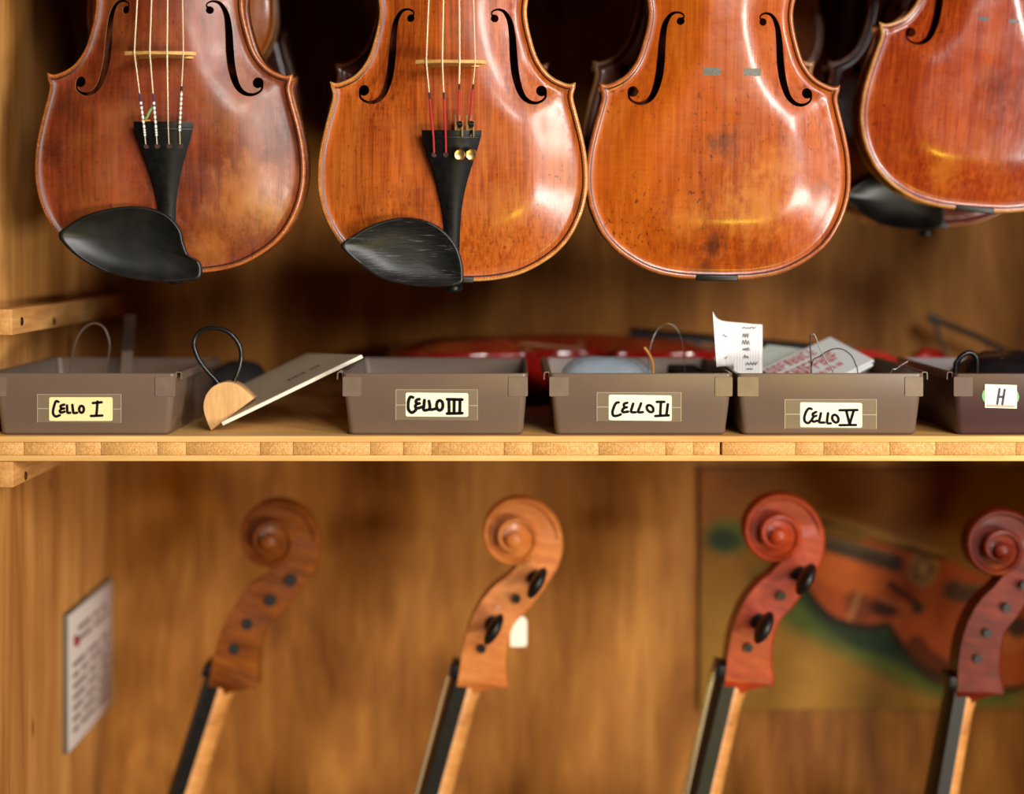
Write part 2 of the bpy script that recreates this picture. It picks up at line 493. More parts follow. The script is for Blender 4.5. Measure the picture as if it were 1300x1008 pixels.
# arch raster
gx = np.arange(-112, 112.1, 2.0); gh = np.arange(-8, 366.1, 2.0)
GX, GH = np.meshgrid(gx, gh, indexing='ij')
gp = np.stack([GX.ravel(), GH.ravel()], 1)
gd = np.where(inside(gp, OUT), seg_dist(gp, OUT), 0).reshape(GX.shape)
S = smooth01(gd / 48.0)
dome = np.clip((1 - (GX / 112) ** 2), 0, 1) * np.clip(1 - ((GH - 178) / 190) ** 2, 0, 1)
ARCH = S * 6.5 + S * 9.0 * dome
k = np.exp(-0.5 * (np.arange(-5, 6) / 2.0) ** 2); k /= k.sum()
ARCH = np.apply_along_axis(lambda r: np.convolve(r, k, 'same'), 0, ARCH)
ARCH = np.apply_along_axis(lambda r: np.convolve(r, k, 'same'), 1, ARCH)
def arch(pts, d=None):
    pts = np.atleast_2d(np.asarray(pts, float))
    if d is None: d = seg_dist(pts, OUT)
    fx = np.clip((pts[:, 0] - gx[0]) / 2.0, 0, len(gx) - 1.001); fh = np.clip((pts[:, 1] - gh[0]) / 2.0, 0, len(gh) - 1.001)
    i, j = fx.astype(int), fh.astype(int); u, v = fx - i, fh - j
    a = ARCH[i, j] * (1 - u) * (1 - v) + ARCH[i + 1, j] * u * (1 - v) + ARCH[i, j + 1] * (1 - u) * v + ARCH[i + 1, j + 1] * u * v
    a = a * smooth01((d - 4) / 10)
    edge = np.interp(d, [0, 0.5, 1.3, 2.4, 3.6, 6.0, 10.0, 16], [2.2, 3.3, 3.9, 4.0, 3.6, 2.5, 2.6, 3.0])
    return edge + a
def arch1(x, h): return float(arch([(x, h)])[0])

# f-holes
def zmm(zx, zy): return ((390 + zx / 2.653 - 574.5) * 0.612, (358 - zy / 2.653) * 0.612)
fp = [(630, 62), (619, 58), (622, 47), (640, 40), (662, 48), (680, 80), (688, 130), (693, 205), (701, 265), (718, 318), (742, 344), (772, 349), (797, 334), (800, 312)]
fw = [2.2, 1.3, 1.3, 1.8, 2.8, 4.3, 5.4, 6.1, 5.9, 4.8, 3.4, 2.2, 1.7, 2.2]
pc = catmull([np.array(zmm(*p) + (w_,)) for p, w_ in zip(fp, fw)], 5)
pc = np.array(pc)
tt = np.gradient(pc[:, :2], axis=0); tt /= np.linalg.norm(tt, axis=1)[:, None]
nn = np.stack([-tt[:, 1], tt[:, 0]], 1)
stem = np.concatenate([pc[:, :2] + nn * pc[:, 2:3] / 2, (pc[:, :2] - nn * pc[:, 2:3] / 2)[::-1]])
def circ(c, r, n=18): return np.array([(c[0] + r * math.cos(2 * math.pi * k / n), c[1] + r * math.sin(2 * math.pi * k / n)) for k in range(n)])
eye_u = circ(zmm(629, 70), 3.0); eye_l = circ(zmm(786, 309), 4.2)
nx, nh = zmm(693, 205)
nick = np.array([(nx - 4.0, nh), (nx, nh - 1.3), (nx + 4.0, nh), (nx, nh + 1.3)])
FR = [stem, eye_u, eye_l, nick]
FH = FR + [np.stack([-p[:, 0], p[:, 1]], 1) for p in FR]

def plate_mesh(name, fholes):
    rings = [offset_ring(d) for d in (0.6, 1.4, 2.6, 3.9, 6.0, 9.0)]
    hx = np.arange(-108, 108.1, 4.2)
    grid = np.array([(x + (2.1 if j % 2 else 0), h) for j, h in enumerate(np.arange(2, 356, 3.7)) for x in hx])
    grid = grid[inside(grid, OUT)]; grid = grid[seg_dist(grid, OUT) > 11.5]
    pts = [OUT] + rings
    allr = np.concatenate(rings + [grid])
    polys = FH if fholes else []
    for p in polys:
        allr = allr[~inside(allr, p)]; allr = allr[seg_dist(allr, p) > 1.0]
    V = [tuple(p) for p in OUT]; n0 = len(V)
    E = [(i, (i + 1) % n0) for i in range(n0)]
    for p in polys:
        b = len(V); V += [tuple(q) for q in p]; E += [(b + i, b + (i + 1) % len(p)) for i in range(len(p))]
    V += [tuple(q) for q in allr]
    res = delaunay_2d_cdt([Vector((float(v[0]), float(v[1]))) for v in V], E, [], 0, 1e-4)
    v2 = np.array([tuple(v) for v in res[0]]); f2 = [tuple(f) for f in res[2]]
    cen = np.array([v2[list(f)].mean(0) for f in f2])
    ok = inside(cen, OUT)
    for p in polys: ok &= ~inside(cen, p)
    f2 = [f for f, k_ in zip(f2, ok) if k_]; cen = cen[ok]
    d = seg_dist(v2, OUT); d[d < 0.02] = 0
    hz = arch(v2, d)
    verts = [(x * .001, -z * .001, h * .001) for (x, h), z in zip(v2, hz)]
    cd = seg_dist(cen, OUT)
    fm = [1 if q < 1.9 else 0 for q in cd]
    # rim thickness of the outline and of the f-holes
    cnt = {}
    for f in f2:
        for a, b in zip(f, f[1:] + f[:1]):
            cnt[(min(a, b), max(a, b))] = cnt.get((min(a, b), max(a, b)), 0) + 1
    low = {}
    faces = list(f2)
    for (a, b), c_ in cnt.items():
        if c_ != 1: continue
        q = []
        onout = d[a] == 0 and d[b] == 0
        for i in (a, b):
            if i not in low:
                low[i] = len(verts)
                x, y, h = verts[i]
                verts.append((x, 0.0 if d[i] == 0 else y + 0.0028, h))
            q.append(low[i])
        faces.append((a, b, q[1], q[0])); fm.append(1 if onout else 2)
    me = bpy.data.meshes.new(name)
    me.from_pydata(verts, [], faces)
    for mm in (M['gold_edge'], M['gold_edge'], M['inside']): me.materials.append(mm)
    me.polygons.foreach_set('material_index', fm)
    bm = bmesh.new(); bm.from_mesh(me)
    bmesh.ops.recalc_face_normals(bm, faces=bm.faces)
    bm.to_mesh(me); bm.free()
    me.polygons.foreach_set('use_smooth', [True] * len(me.polygons))
    me.set_sharp_from_angle(angle=math.radians(55))
    return me
TOP = plate_mesh('top_plate', True)
BACKP = plate_mesh('back_plate', False)
BACKP.materials.pop(index=2)
# purfling strip
def purfling_mesh():
    a = offset_ring(3.4, keep=0.9); 
    t = np.roll(a, -1, 0) - np.roll(a, 1, 0); t /= np.linalg.norm(t, axis=1)[:, None] + 1e-9
    b = a + np.stack([-t[:, 1], t[:, 0]], 1) * 1.1
    za = arch(a) + 0.10; zb_ = arch(b) + 0.10
    n = len(a)
    V = [(p[0] * .001, -z * .001, p[1] * .001) for p, z in zip(a, za)] + [(p[0] * .001, -z * .001, p[1] * .001) for p, z in zip(b, zb_)]
    F = [(i, (i + 1) % n, n + (i + 1) % n, n + i) for i in range(n)]
    return make_mesh('purfling', V, F, M['purf'])
PURF = purfling_mesh()
RIBO = offset_ring(3.0, keep=0.9)
RIBH = 32.0
rb = [(p[0] * .001, 0.0, p[1] * .001) for p in RIBO] + [(p[0] * .001, RIBH * .001, p[1] * .001) for p in RIBO]
nr = len(RIBO)
RIBS = make_mesh('ribs', rb, [(i, (i + 1) % nr, nr + (i + 1) % nr, nr + i) for i in range(nr)], M['gold_edge'], True, 50)

# bridge
def bridge_geo(h0):
    hp = [(21, 0), (9.5, 0), (9, 2.5), (5, 7.5), (0, 9)]
    top = [(26.8, 24.5), (18, 29.6), (9, 32.4), (0, 33.2)]
    side = [(20.5, 2.2), (15.5, 6), (14.5, 10), (17.5, 12.5), (16.5, 15.5), (20, 18), (25, 20.5)]
    r = hp[::-1] + side + top          # right half, from the arch between the feet out and up
    r = [(0, 9), (5, 7.5), (9, 2.5), (9.5, 0), (21, 0)] + side + top
    pts = r + [(-x, z) for x, z in r[-2:0:-1]]
    y0 = arch1(15, h0) - 0.4
    V = []
    for s in (-1, 1):
        for x, z in pts:
            th = 2.3 - 1.2 * z / 33.0
            V.append((x * .001, -(y0 + z) * .001, (h0 + s * th + (0.6 * z / 33)) * .001))
    n = len(pts)
    F = [tuple(range(n)), tuple(range(2 * n - 1, n - 1, -1))] + [(i, (i + 1) % n, n + (i + 1) % n, n + i) for i in range(n)]
    return V, F, y0
# tailpiece
TPH = [117, 113, 110, 104, 97, 88, 77, 66, 55, 40, 22, 8]
TPW = [45.5, 45, 43.5, 40, 35.5, 29.5, 23, 18, 14.5, 12.5, 11, 10]
def tp_y(h): return float(np.interp(h, [0, 8, 60, 117], [6.5, 7.5, 19, 30.5]))
def tail_geo():
    rings = []
    for h, w_ in zip(TPH, TPW):
        ring = []
        yb = tp_y(h)
        cr = w_ * 0.12 + 1.2
        for k_ in range(9):
            u = -1 + 2 * k_ / 8
            ring.append((u * w_ / 2 * .001, -(yb + cr * (1 - u * u)) * .001, h * .001))
        for k_ in range(8, -1, -1):
            u = -1 + 2 * k_ / 8
            ring.append((u * w_ / 2 * .96 * .001, -(yb - 3.2 + cr * 0.8 * (1 - u * u)) * .001, h * .001))
        rings.append(ring)
    return ring_loft(rings)

# head (pegbox and scroll), in units of the violin; origin at the nut, z along the fingerboard, -y to the front
HK = 0.472
def hd(px, py):
    a = math.radians(15); x, y = px - 583, 848 - py
    return (x * math.cos(a) - y * math.sin(a)) * HK, (x * math.sin(a) + y * math.cos(a)) * HK
def head_geo():
    secs = []
    fb = [((577, 892), (592, 896), 20), ((579, 876), (603, 876), 22), ((581, 864), (632, 867), 25), ((582, 858), (644, 865), 27), ((584, 846), (642, 846), 26), ((587, 824), (643, 820), 25), ((595, 792), (652, 788), 24), ((609, 762), (669, 770), 22), ((626, 741), (687, 747), 20), ((642, 729), (697, 732), 18.5)]
    fbs = catmull([np.array(list(a) + list(b) + [c_]) for a, b, c_ in fb], 4)
    for q in fbs: secs.append((hd(q[0], q[1]), hd(q[2], q[3]), q[4]))
    ang = [-39, 0, 45, 90, 135, 180, 225, 270, 315, 360, 405, 450, 495, 540, 585, 630, 675, 720, 790]
    ro = [69, 61, 54, 48, 42.5, 39, 37.5, 36.5, 34.5, 31.5, 28.5, 25.8, 23.4, 21, 18.8, 16.5, 14.5, 12.5, 10]
    lw = [17.6, 17, 16.5, 16.5, 17.5, 19.5, 21.5, 23.5, 26, 28.5, 31, 33.5, 35.5, 37.5, 39.5, 41, 42.5, 43.5, 44.5]
    cx, cy = 651, 677
    for a in np.arange(-39, 790.1, 9):
        r = np.interp(a, ang, ro); w_ = np.interp(a, ang, lw)
        ri = max(1.0, np.interp(min(a + 360, 790), ang, ro) - 5) if a < 400 else 1.5
        ca, sa = math.cos(math.radians(a)), math.sin(math.radians(a))
        if a < 20: ri = max(ri, 30)
        secs.append((hd(cx + ri * ca, cy - ri * sa), hd(cx + r * ca, cy - r * sa), w_))
    rings = []
    for (fi, bo, w_) in secs:
        fi = np.array(fi); bo = np.array(bo); L = np.linalg.norm(bo - fi) + 1e-6
        c_ = min(1.3, L * 0.18); dv = (bo - fi) / L
        hw = w_ / 2
        e = bo - dv * c_
        g = 1.9 if len(rings) > len(fbs) + 4 else 0.0
        i1, i2 = bo - dv * min(c_ + 1.2, L * .5), bo - dv * min(c_ + 2.6, L * .7)
        pts = [(-hw + g, fi), (-hw + g, i2), (-hw, i1), (-hw, e), (-hw + c_, bo), (-hw * 0.35, bo - dv * c_ * 0.7), (0, bo + dv * 0.2), (hw * 0.35, bo - dv * c_ * 0.7), (hw - c_, bo), (hw, e), (hw, i1), (hw - g, i2), (hw - g, fi)]
        rings.append([(x * .001, p[0] * .001, p[1] * .001) for x, p in pts])
    V, F = ring_loft(rings)
    eye = []
    for s in (-1, 1):
        c0 = hd(cx, cy); rr = []
        for (r, x) in ((4.6, 20), (4.6, 22.4), (3.6, 23.4), (1.8, 23.9), (0.1, 24)):
            rr.append([(s * x * .001, (c0[0] + r * math.cos(t_)) * .001, (c0[1] + r * math.sin(t_)) * .001) for t_ in np.linspace(0, 2 * math.pi, 17)[:-1]])
        eye.append(ring_loft(rr))
    return merge([(V, F)] + eye)
HEAD = make_mesh('scroll_head', *head_geo(), M['gold_edge'], True, 32)
PEGPX = [(680, 727), (655, 754), (627, 785), (612, 817)]   # top to bottom in the photo
def peg_geo(pos, side, head_rot=0.0):
    y0, z0 = pos
    p = [(0.1, -15), (2.6, -15), (3.2, 13.5), (5.0, 14), (5.2, 16), (3.4, 17), (3.6, 20)]
    V1, F1 = lathe([(r * .001, side * x * .001) for r, x in p], 14, 'x', (0, y0 * .001, z0 * .001))
    rings = []
    for x, ry, rz in ((19, 2.6, 3.6), (22, 3.0, 7.0), (26, 3.4, 9.4), (31, 3.6, 10.2), (36, 3.5, 9.6), (40, 2.9, 7.4), (42, 1.2, 3.0)):
        ring = []
        for t_ in np.linspace(0, 2 * math.pi, 17)[:-1]:
            a, b = ry * math.cos(t_), rz * math.sin(t_)
            yy = a * math.cos(head_rot) - b * math.sin(head_rot); zz = a * math.sin(head_rot) + b * math.cos(head_rot)
            ring.append((side * x * .001, (y0 + yy) * .001, (z0 + zz) * .001))
        rings.append(ring)
    return merge([(V1, F1), ring_loft(rings)])

def varn(key, *a, **k_):
    M[key] = varnish(key, *a, **k_); return M[key]

def chin_geo(outline, rim=25.0, base=13.0, dish=5.5):
    o = np.array(catmull(outline, 5, True)); c = o.mean(0)
    c = np.array([c[0] - 0.0, c[1]])
    rings = []
    for s, y in ((0.86, base - 2), (0.955, base), (0.99, base + 5), (1.0, rim - 2), (0.985, rim - 0.5), (0.955, rim), (0.925, rim - 0.5), (0.85, rim - dish * 0.35), (0.7, rim - dish * 0.75), (0.5, rim - dish), (0.25, rim - dish * 1.08), (0.02, rim - dish * 1.1)):
        rings.append([((c[0] + (p[0] - c[0]) * s) * .001, -y * .001, (c[1] + (p[1] - c[1]) * s) * .001) for p in o])
    return ring_loft(rings)
def zl(lst, ox, oy, k_, cx, by, sc_=0.601): return [((ox + x / k_ - cx) * sc_, (by - (oy + y / k_)) * sc_) for x, y in lst]
CHIN_V2 = zl([(115, 820), (150, 792), (215, 754), (300, 729), (370, 730), (430, 749), (478, 785), (510, 830), (526, 880), (530, 920), (524, 950), (470, 960), (400, 961), (330, 954), (250, 932), (180, 886), (138, 852)], 390, 0, 2.653, 574.5, 358)
CHIN_V1 = zl([(115, 375), (180, 310), (300, 238), (450, 190), (620, 166), (760, 175), (870, 210), (950, 270), (1000, 345), (1020, 430), (1058, 520), (1128, 562), (1150, 620), (1128, 690), (1000, 708), (850, 712), (650, 690), (450, 640), (280, 552), (170, 460)], 60, 230, 5.652, 217, 347)

def violin(name, label, cat, group, mw, top_m, rib_m, edge_m, scale=1.0, bridge=False, strings=None, tailpiece=False, chin=None, marks=None,
           saddle=True, tuners=False, neck_angle=5.0, neck=True, pegs=True, pegholes=False, button=True, cello=False, endpin=None, fingerboard=True, purf=True, peg_sides=None, chin_mat=None, rib_scale=1.0):
    """one instrument, built in its own frame and placed by the matrix mw"""
    root = empty(name); root.matrix_world = mw @ Matrix.Scale(scale, 4)
    tag(root, label, cat, group)
    link('top_plate', TOP, root, [top_m, edge_m, M['inside']])
    b = link('back_plate', BACKP, root, [rib_m, edge_m]); b.location = (0, RIBH * .001 * rib_scale, 0); b.scale = (1, -1, 1)
    r = link('ribs', RIBS, root, [rib_m]); r.scale = (1, rib_scale, 1)
    if purf: link('purfling', PURF, root)
    RH = RIBH * rib_scale
    if saddle:
        v, f = box(-.0165, .0165, -.0046, .0022, -.0006, .0040)
        bevel_box('saddle', (-.0165, .0165, -.0048, .0022, -.0008, .0040), M['ebony'], root, 0.0007)
    if button:
        v, f = lathe([(.0001, .006), (.0035, .006), (.0035, -.0030), (.0068, -.0036), (.0076, -.0058), (.0068, -.0080), (.0040, -.0092), (.0001, -.0095)], 18, 'z', (0, RH * .0005, 0))
        obj('end_button', v, f, M['ebony'] if button is True else button, root)
    if endpin:
        v, f = lathe([(.0001, 0), (.0030, 0), (.0030, -endpin + .010), (.0012, -endpin), (.0001, -endpin)], 12, 'z', (0, RH * .0005, -.0085))
        obj('endpin', v, f, M['steel'], root)
    yb = 0
    if bridge:
        v, f, yb = bridge_geo(167.5)
        obj('bridge', v, f, M['bridge'], root, True, 30)
    if tailpiece:
        v, f = tail_geo()
        tp = obj('tailpiece', v, f, M['ebony'], root, True, 45)
        hs = 111.5
        ring = [((u * 21.6) * .001, -(tp_y(hs) + (43.5 * .12 + 1.2) * (1 - u * u) + 0.5) * .001, hs * .001) for u in np.linspace(-1, 1, 13)]
        tube('fret', ring, .0009, M['ebony'], tp, 6)
    # neck in its own frame at the nut
    na = math.radians(neck_angle)
    NUT_H = 486.0
    y_fb_body = 13.0   # height of the fingerboard face above the plate edge at the body end
    fbdir = Vector((0, math.sin(na), math.cos(na)))
    base = Vector((0, -y_fb_body * .001, .356))
    nutp = base + fbdir * ((NUT_H - 356) * .001)
    out = Vector((0, -math.cos(na), math.sin(na)))
    if neck:
        fe = base - fbdir * (0.100)
        fbt = .0075 if cello else .0055
        rings = []
        for t_ in np.linspace(0, 1, 9):
            c_ = fe.lerp(nutp, t_); w_ = (42 - 18 * t_) * .0005
            ring = []
            for k_ in range(9):
                u = -1 + 2 * k_ / 8
                ring.append(c_ + Vector((u * w_, 0, 0)) + out * ((1 - u * u) * .0035))
            for k_ in range(8, -1, -1):
                u = -1 + 2 * k_ / 8
                ring.append(c_ + Vector((u * w_, 0, 0)) - out * fbt)
            rings.append(ring)
        v, f = ring_loft(rings)
        if fingerboard: obj('fingerboard', v, f, M['ebony'], root, True, 45)
        rings = []
        for t_, dep in ((-0.06, 36), (0.02, 33), (0.06, 25), (0.12, 18), (0.25, 15), (0.6, 13.5), (0.86, 13), (0.95, 15), (1.0, 19)):
            dep = dep * (0.62 if cello and t_ > .1 else 1); c_ = base.lerp(nutp, t_) - out * fbt; w_ = (33 - 9 * max(t_, 0)) * .0005
            ring = []
            for k_ in range(11):
                a_ = math.pi * k_ / 10
                ring.append(c_ + Vector((-math.cos(a_) * w_, 0, 0)) - out * (math.sin(a_) * dep * .001))
            rings.append(ring)
        v, f = ring_loft(rings)
        obj('neck', v, f, M['neck'], root, True, 50)
        rot = Matrix.Rotation(-na, 4, 'X')
        hm = Matrix.Translation(nutp) @ rot
        h = link('scroll_head', HEAD, root, [rib_m]); h.matrix_local = hm
        v, f = box(-.012, .012, -.0050, .0035, -.004, .0035)
        nu = bevel_box('nut', (-.012, .012, -.0050, .0035, -.0040, .0035), M['ebony'], root, .0008); nu.matrix_local = hm
        sides = peg_sides or [1, -1, 1, -1]
        for pp, sd in zip(PEGPX, sides):
            pos = hd(*pp)
            if pegs:
                v, f = peg_geo(pos, sd, -0.25)
                pg = obj('peg', v, f, M['ebony'], root); pg.matrix_local = hm
            if pegholes:
                for s in (-1, 1):
                    v, f = lathe([(.0001, s * .0080), (.0034, s * .0080), (.0034, s * .0128), (.0001, s * .0128)], 14, 'x', (0, pos[0] * .001, pos[1] * .001))
                    pg = obj('peg_hole', v, f, M['hole'], root); pg.matrix_local = hm
    if strings:
        bx = [-18.6, -6.4, 6.6, 18.2]; bz = [29.4, 32.9, 32.9, 29.4]
        txs = [-13.0, -4.4, 4.6, 13.0] if strings == 'silk' else [-13.2, -4.2, 5.2, 13.6]
        for i in range(4):
            hs = 100.0 if (strings == 'silk' or i < 2) else 122
            hb = 168.2
            tx = txs[i]
            p0 = Vector((tx * .001, -(tp_y(hs) + 6.2) * .001, hs * .001))
            p0b = Vector((tx * 1.03 * .001, -(tp_y(112) + 7.6) * .001, .112)) if hs < 110 else p0
            if hs > 110: p0 = Vector((tx * .001, -.0365, hs * .001))
            p1 = Vector((bx[i] * .001, -(yb + bz[i] + 0.5) * .001, hb * .001))
            p2 = nutp + out * .0055 + Vector((bx[i] * 0.42 * .001, 0, 0))
            path = [p0, p0b, p1, p2] if hs < 110 else [p0, p1, p2]
            s_ = tube('string', path, .00042 if i < 3 else .00036, M['gut'], root, 6)
            a = path[-3]; b = path[-2]
            if strings == 'silk':
                if i == 2: continue
                if i == 3:
                    tube('silk_winding', [a.lerp(b, 0.50), a.lerp(b, 0.56)], .0009, M['black_silk'], s_, 7)
                else:
                    tube('silk_winding', [a.lerp(b, 0.25), a.lerp(b, 0.46)], .0008, M['purple_silk'], s_, 7)
                for q in range(9):
                    t0 = -0.12 + q * 0.062 + (0.06 if i == 3 else -0.06)
                    def at(t_): return a.lerp(b, t_) if t_ >= 0 else a.lerp(p0, -t_ * 2.6)
                    tube('silk_winding', [at(t0), at(t0 + 0.036)], .0010, M['white_silk'], s_, 7)
            else:
                e0, e1 = (0.0, 0.50) if i < 2 else (0.02, 0.55)
                tube('silk_winding', [a.lerp(b, e0), a.lerp(b, e1)], .0008, M['red_silk'], s_, 7)
                if i < 2: tube('silk_winding', [p0, p0b], .0008, M['red_silk'], s_, 7)
                tube('silk_winding', [a.lerp(b, e1), a.lerp(b, e1 + 0.09)], .0008, M['black_silk'], s_, 7)
        for i in range(4):
            tx = txs[i] if strings == 'silk' or i < 2 else (6.4, 15.0)[i - 2]
            hh = 98.5
            cr = 36 * 0.12 + 1.2
            yy = tp_y(hh) + cr * (1 - (tx / 18.4) ** 2) + .25
            if strings == 'silk' or i < 2:
                v, f = lathe([(.0001, 0), (.0021, 0), (.0021, -.0008), (.0001, -.0008)], 14, 'y', (tx * .001, -(yy - 0.55) * .001, hh * .001))
                obj('string_hole', v, f, M['hole_red'], tp)
                v, f = box((tx - .5) * .001, (tx + .5) * .001, -(yy + .45) * .001, -(yy - .6) * .001, .1005, .1055)
                obj('string_slot', v, f, M['hole'], tp, False)
            elif tuners:
                v1 = lathe([(.0001, .002), (.0016, .002), (.0016, -.0045), (.0040, -.0050), (.0044, -.0062), (.0044, -.0098), (.0036, -.0110), (.0018, -.0106), (.0001, -.0106)], 18, 'y', (tx * .001, -(yy - 0.4) * .001, .0985))
                ft = obj('fine_tuner', *v1, M['brass'], tp)
                v2 = box((tx - 3.2) * .001 - .0006, (tx - 3.2 + 3.6) * .001, -.0335, -.0325, .112, .1285)
                v3 = box((tx + 1.4) * .001, (tx + 2.4) * .001, -.0385, -.0325, .112, .124)
                v4 = lathe([(.0001, -.0016), (.0024, -.0016), (.0024, .0016), (.0001, .0016)], 12, 'x', ((tx + 0.5) * .001, -.0372, .1215))
                obj('tuner_lever', *merge([v2, v3]), M['brass'], ft, False)
                obj('tuner_hook', *v4, M['ebony'], ft)
        if strings == 'silk':
            base_p = Vector((-13.0 * .001, -(tp_y(112) + 8.4) * .001, .1185))
            pts = [base_p, base_p + Vector((.002, -.001, .0015)), base_p + Vector((.004, -.001, .006)), base_p + Vector((.0065, -.0015, .0095))]
            tube('knotted_thread', catmull(pts, 4), [.0007] + [.0011] * 11 + [.0016], M['green_thread'], root, 7)
            for dz in (-.0012,):
                tube('knotted_thread', [base_p + Vector((-.002, -.0004, dz)), base_p + Vector((.0045, -.0004, dz + .0006))], .0006, M['orange_str'], root, 6)
    if chin is not None:
        v, f = chin_geo(chin)
        cr_ = obj('chin_rest', v, f, chin_mat or M['ebony'], root, True, 60)
        cx = float(np.mean([p[0] for p in chin])); ch = min(p[1] for p in chin)
        for dx in (-10, 14):
            v, f = box((cx + dx - 5) * .001, (cx + dx + 5) * .001, -.0135, -.0030, .012, .020)
            obj('chin_rest_foot', v, f, M['ebony'], cr_, False)
    if marks:
        for (x0, x1, h0, h1, mm) in marks:
            N = 8
            V, F = [], []
            for i in range(N + 1):
                for j in range(3):
                    x = x0 + (x1 - x0) * i / N; h_ = h0 + (h1 - h0) * j / 2 + random.uniform(-.35, .35)
                    V.append((x * .001, -(arch1(x, h_) + .12) * .001, h_ * .001))
            for i in range(N):
                for j in range(2):
                    F.append((i * 3 + j, i * 3 + j + 1, i * 3 + j + 4, i * 3 + j + 3))
            obj('bridge_mark', V, F, mm, root)
    return root

def hang(px, py, Y, roll=0.0, pitch=2.5, yaw=0.0):
    """bottom centre of the body at a pixel; hung scroll up with the top plate to the front"""
    return Matrix.Translation(P(px, py, Y)) @ Matrix.Rotation(math.radians(yaw), 4, 'Z') @ Matrix.Rotation(math.radians(pitch), 4, 'X') @ Matrix.Rotation(math.radians(roll), 4, 'Y')

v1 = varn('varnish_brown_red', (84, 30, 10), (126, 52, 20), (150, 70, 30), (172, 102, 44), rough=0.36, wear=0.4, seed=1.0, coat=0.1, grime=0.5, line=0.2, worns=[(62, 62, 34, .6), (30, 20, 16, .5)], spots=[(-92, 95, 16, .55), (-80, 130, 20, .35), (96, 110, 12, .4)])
v2 = varn('varnish_amber_streaked', (78, 25, 4), (140, 57, 13), (178, 88, 26), (184, 112, 48), rough=0.29, wear=0.45, seed=2.4, coat=0.2, grime=0.7, line=0.42, worns=[(40, 55, 26, .4)], spots=[(-30, 60, 22, .3), (10, 190, 20, .3), (98, 60, 10, .4)], spec=0.36)
v3 = varn('varnish_orange', (132, 50, 7), (170, 78, 14), (194, 102, 28), (200, 122, 46), rough=0.26, wear=0.4, seed=3.9, coat=0.25, grime=0.9, line=0.22, worns=[(30, 60, 34, .5), (45, 92, 22, .4), (-25, 45, 20, .3)], spots=[(2, 108, 16, .55), (-4, 26, 13, .7), (78, 74, 12, .35), (-8, 8, 14, .5)], spec=0.38)
v4 = varn('varnish_red_amber', (92, 25, 6), (136, 47, 11), (168, 74, 20), (184, 104, 28), rough=0.22, wear=0.35, seed=5.2, coat=0.3, grime=0.7, line=0.36, worns=[(-30, 30, 16, .5)], spots=[(5, 110, 20, .35)], spec=0.42)
vr_d = varn('varnish_dark_red', (70, 20, 10), (104, 36, 18), (130, 52, 24), (140, 66, 30), rough=0.22, wear=0.2, seed=6.1, coat=0.6, grime=0.3)
vr_o = varn('varnish_plain_orange', (176, 84, 20), (212, 114, 34), (228, 140, 54), (210, 136, 66), rough=0.22, wear=0.2, seed=7.3, coat=0.6, grime=0.2)
vr_b = varn('varnish_dull_brown', (84, 40, 18), (116, 58, 28), (140, 76, 38), (150, 90, 50), rough=0.3, wear=0.2, seed=8.3, coat=0.4, grime=0.3)
rib1 = varn('maple_brown_red', (92, 36, 16), (134, 60, 28), (158, 82, 40), (168, 100, 54), rough=0.3, wear=0.2, seed=1.4, coat=0.4, grime=0.3, flame=True)
rib_red = varn('maple_red', (110, 30, 12), (150, 50, 20), (178, 74, 30), (180, 90, 44), rough=0.38, wear=0.15, seed=2.8, coat=0.08, grime=0.2, flame=True, spec=0.22)
rib_drk = varn('maple_dark_red', (58, 12, 5), (92, 24, 9), (120, 40, 16), (126, 50, 22), rough=0.38, wear=0.15, seed=4.8, coat=0.08, grime=0.2, flame=True, spec=0.16)
rib_org = varn('maple_orange', (140, 70, 26), (178, 98, 42), (202, 126, 60), (210, 142, 76), rough=0.38, wear=0.3, seed=3.3, coat=0.08, grime=0.2, flame=True, spec=0.3)
rib_brn = varn('maple_brown', (84, 38, 8), (120, 62, 16), (146, 84, 26), (150, 92, 36), rough=0.38, wear=0.3, seed=3.7, coat=0.08, grime=0.2, flame=True, spec=0.22)
red_glossy = varn('varnish_glossy_red', (120, 14, 10), (160, 24, 18), (186, 40, 28), (180, 50, 36), rough=0.14, wear=0.1, seed=9.0, coat=1.0, grime=0.1)

HG = 'violins hanging in the cabinet'
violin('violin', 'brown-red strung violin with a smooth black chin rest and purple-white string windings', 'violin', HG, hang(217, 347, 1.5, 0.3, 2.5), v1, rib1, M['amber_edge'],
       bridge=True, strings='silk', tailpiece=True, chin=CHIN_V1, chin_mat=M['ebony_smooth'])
violin('violin', 'streaked amber violin with red string windings, gold fine tuners and a grainy chin rest', 'violin', HG, hang(574.5, 357.5, 1.5, 0.2, 2.5), v2, rib1, M['gold_edge'],
       bridge=True, strings='red', tailpiece=True, tuners=True, chin=CHIN_V2, chin_mat=M['ebony_rough'])
violin('violin', 'bare glossy orange violin without strings, two grey bridge marks on its top', 'violin', HG, hang(909.5, 355, 1.53, 0.6, 2.5), v3, rib1, M['dark_edge'],
       marks=[(-14.6, -1.2, 160.5, 166.5, M['mark']), (17.0, 30.5, 160.5, 166.5, M['mark'])], button=False)
violin('violin', 'tilted bare red-amber violin without strings, black saddle at its lower edge', 'violin', HG, hang(1236, 268, 1.60, 4.5, 2.5), v4, rib_red, M['gold_edge'], scale=0.965,
       marks=[(-15.0, -6.0, 161, 164.5, M['mark_dark']), (11, 20, 161, 164.5, M['mark_dark'])], button=False)
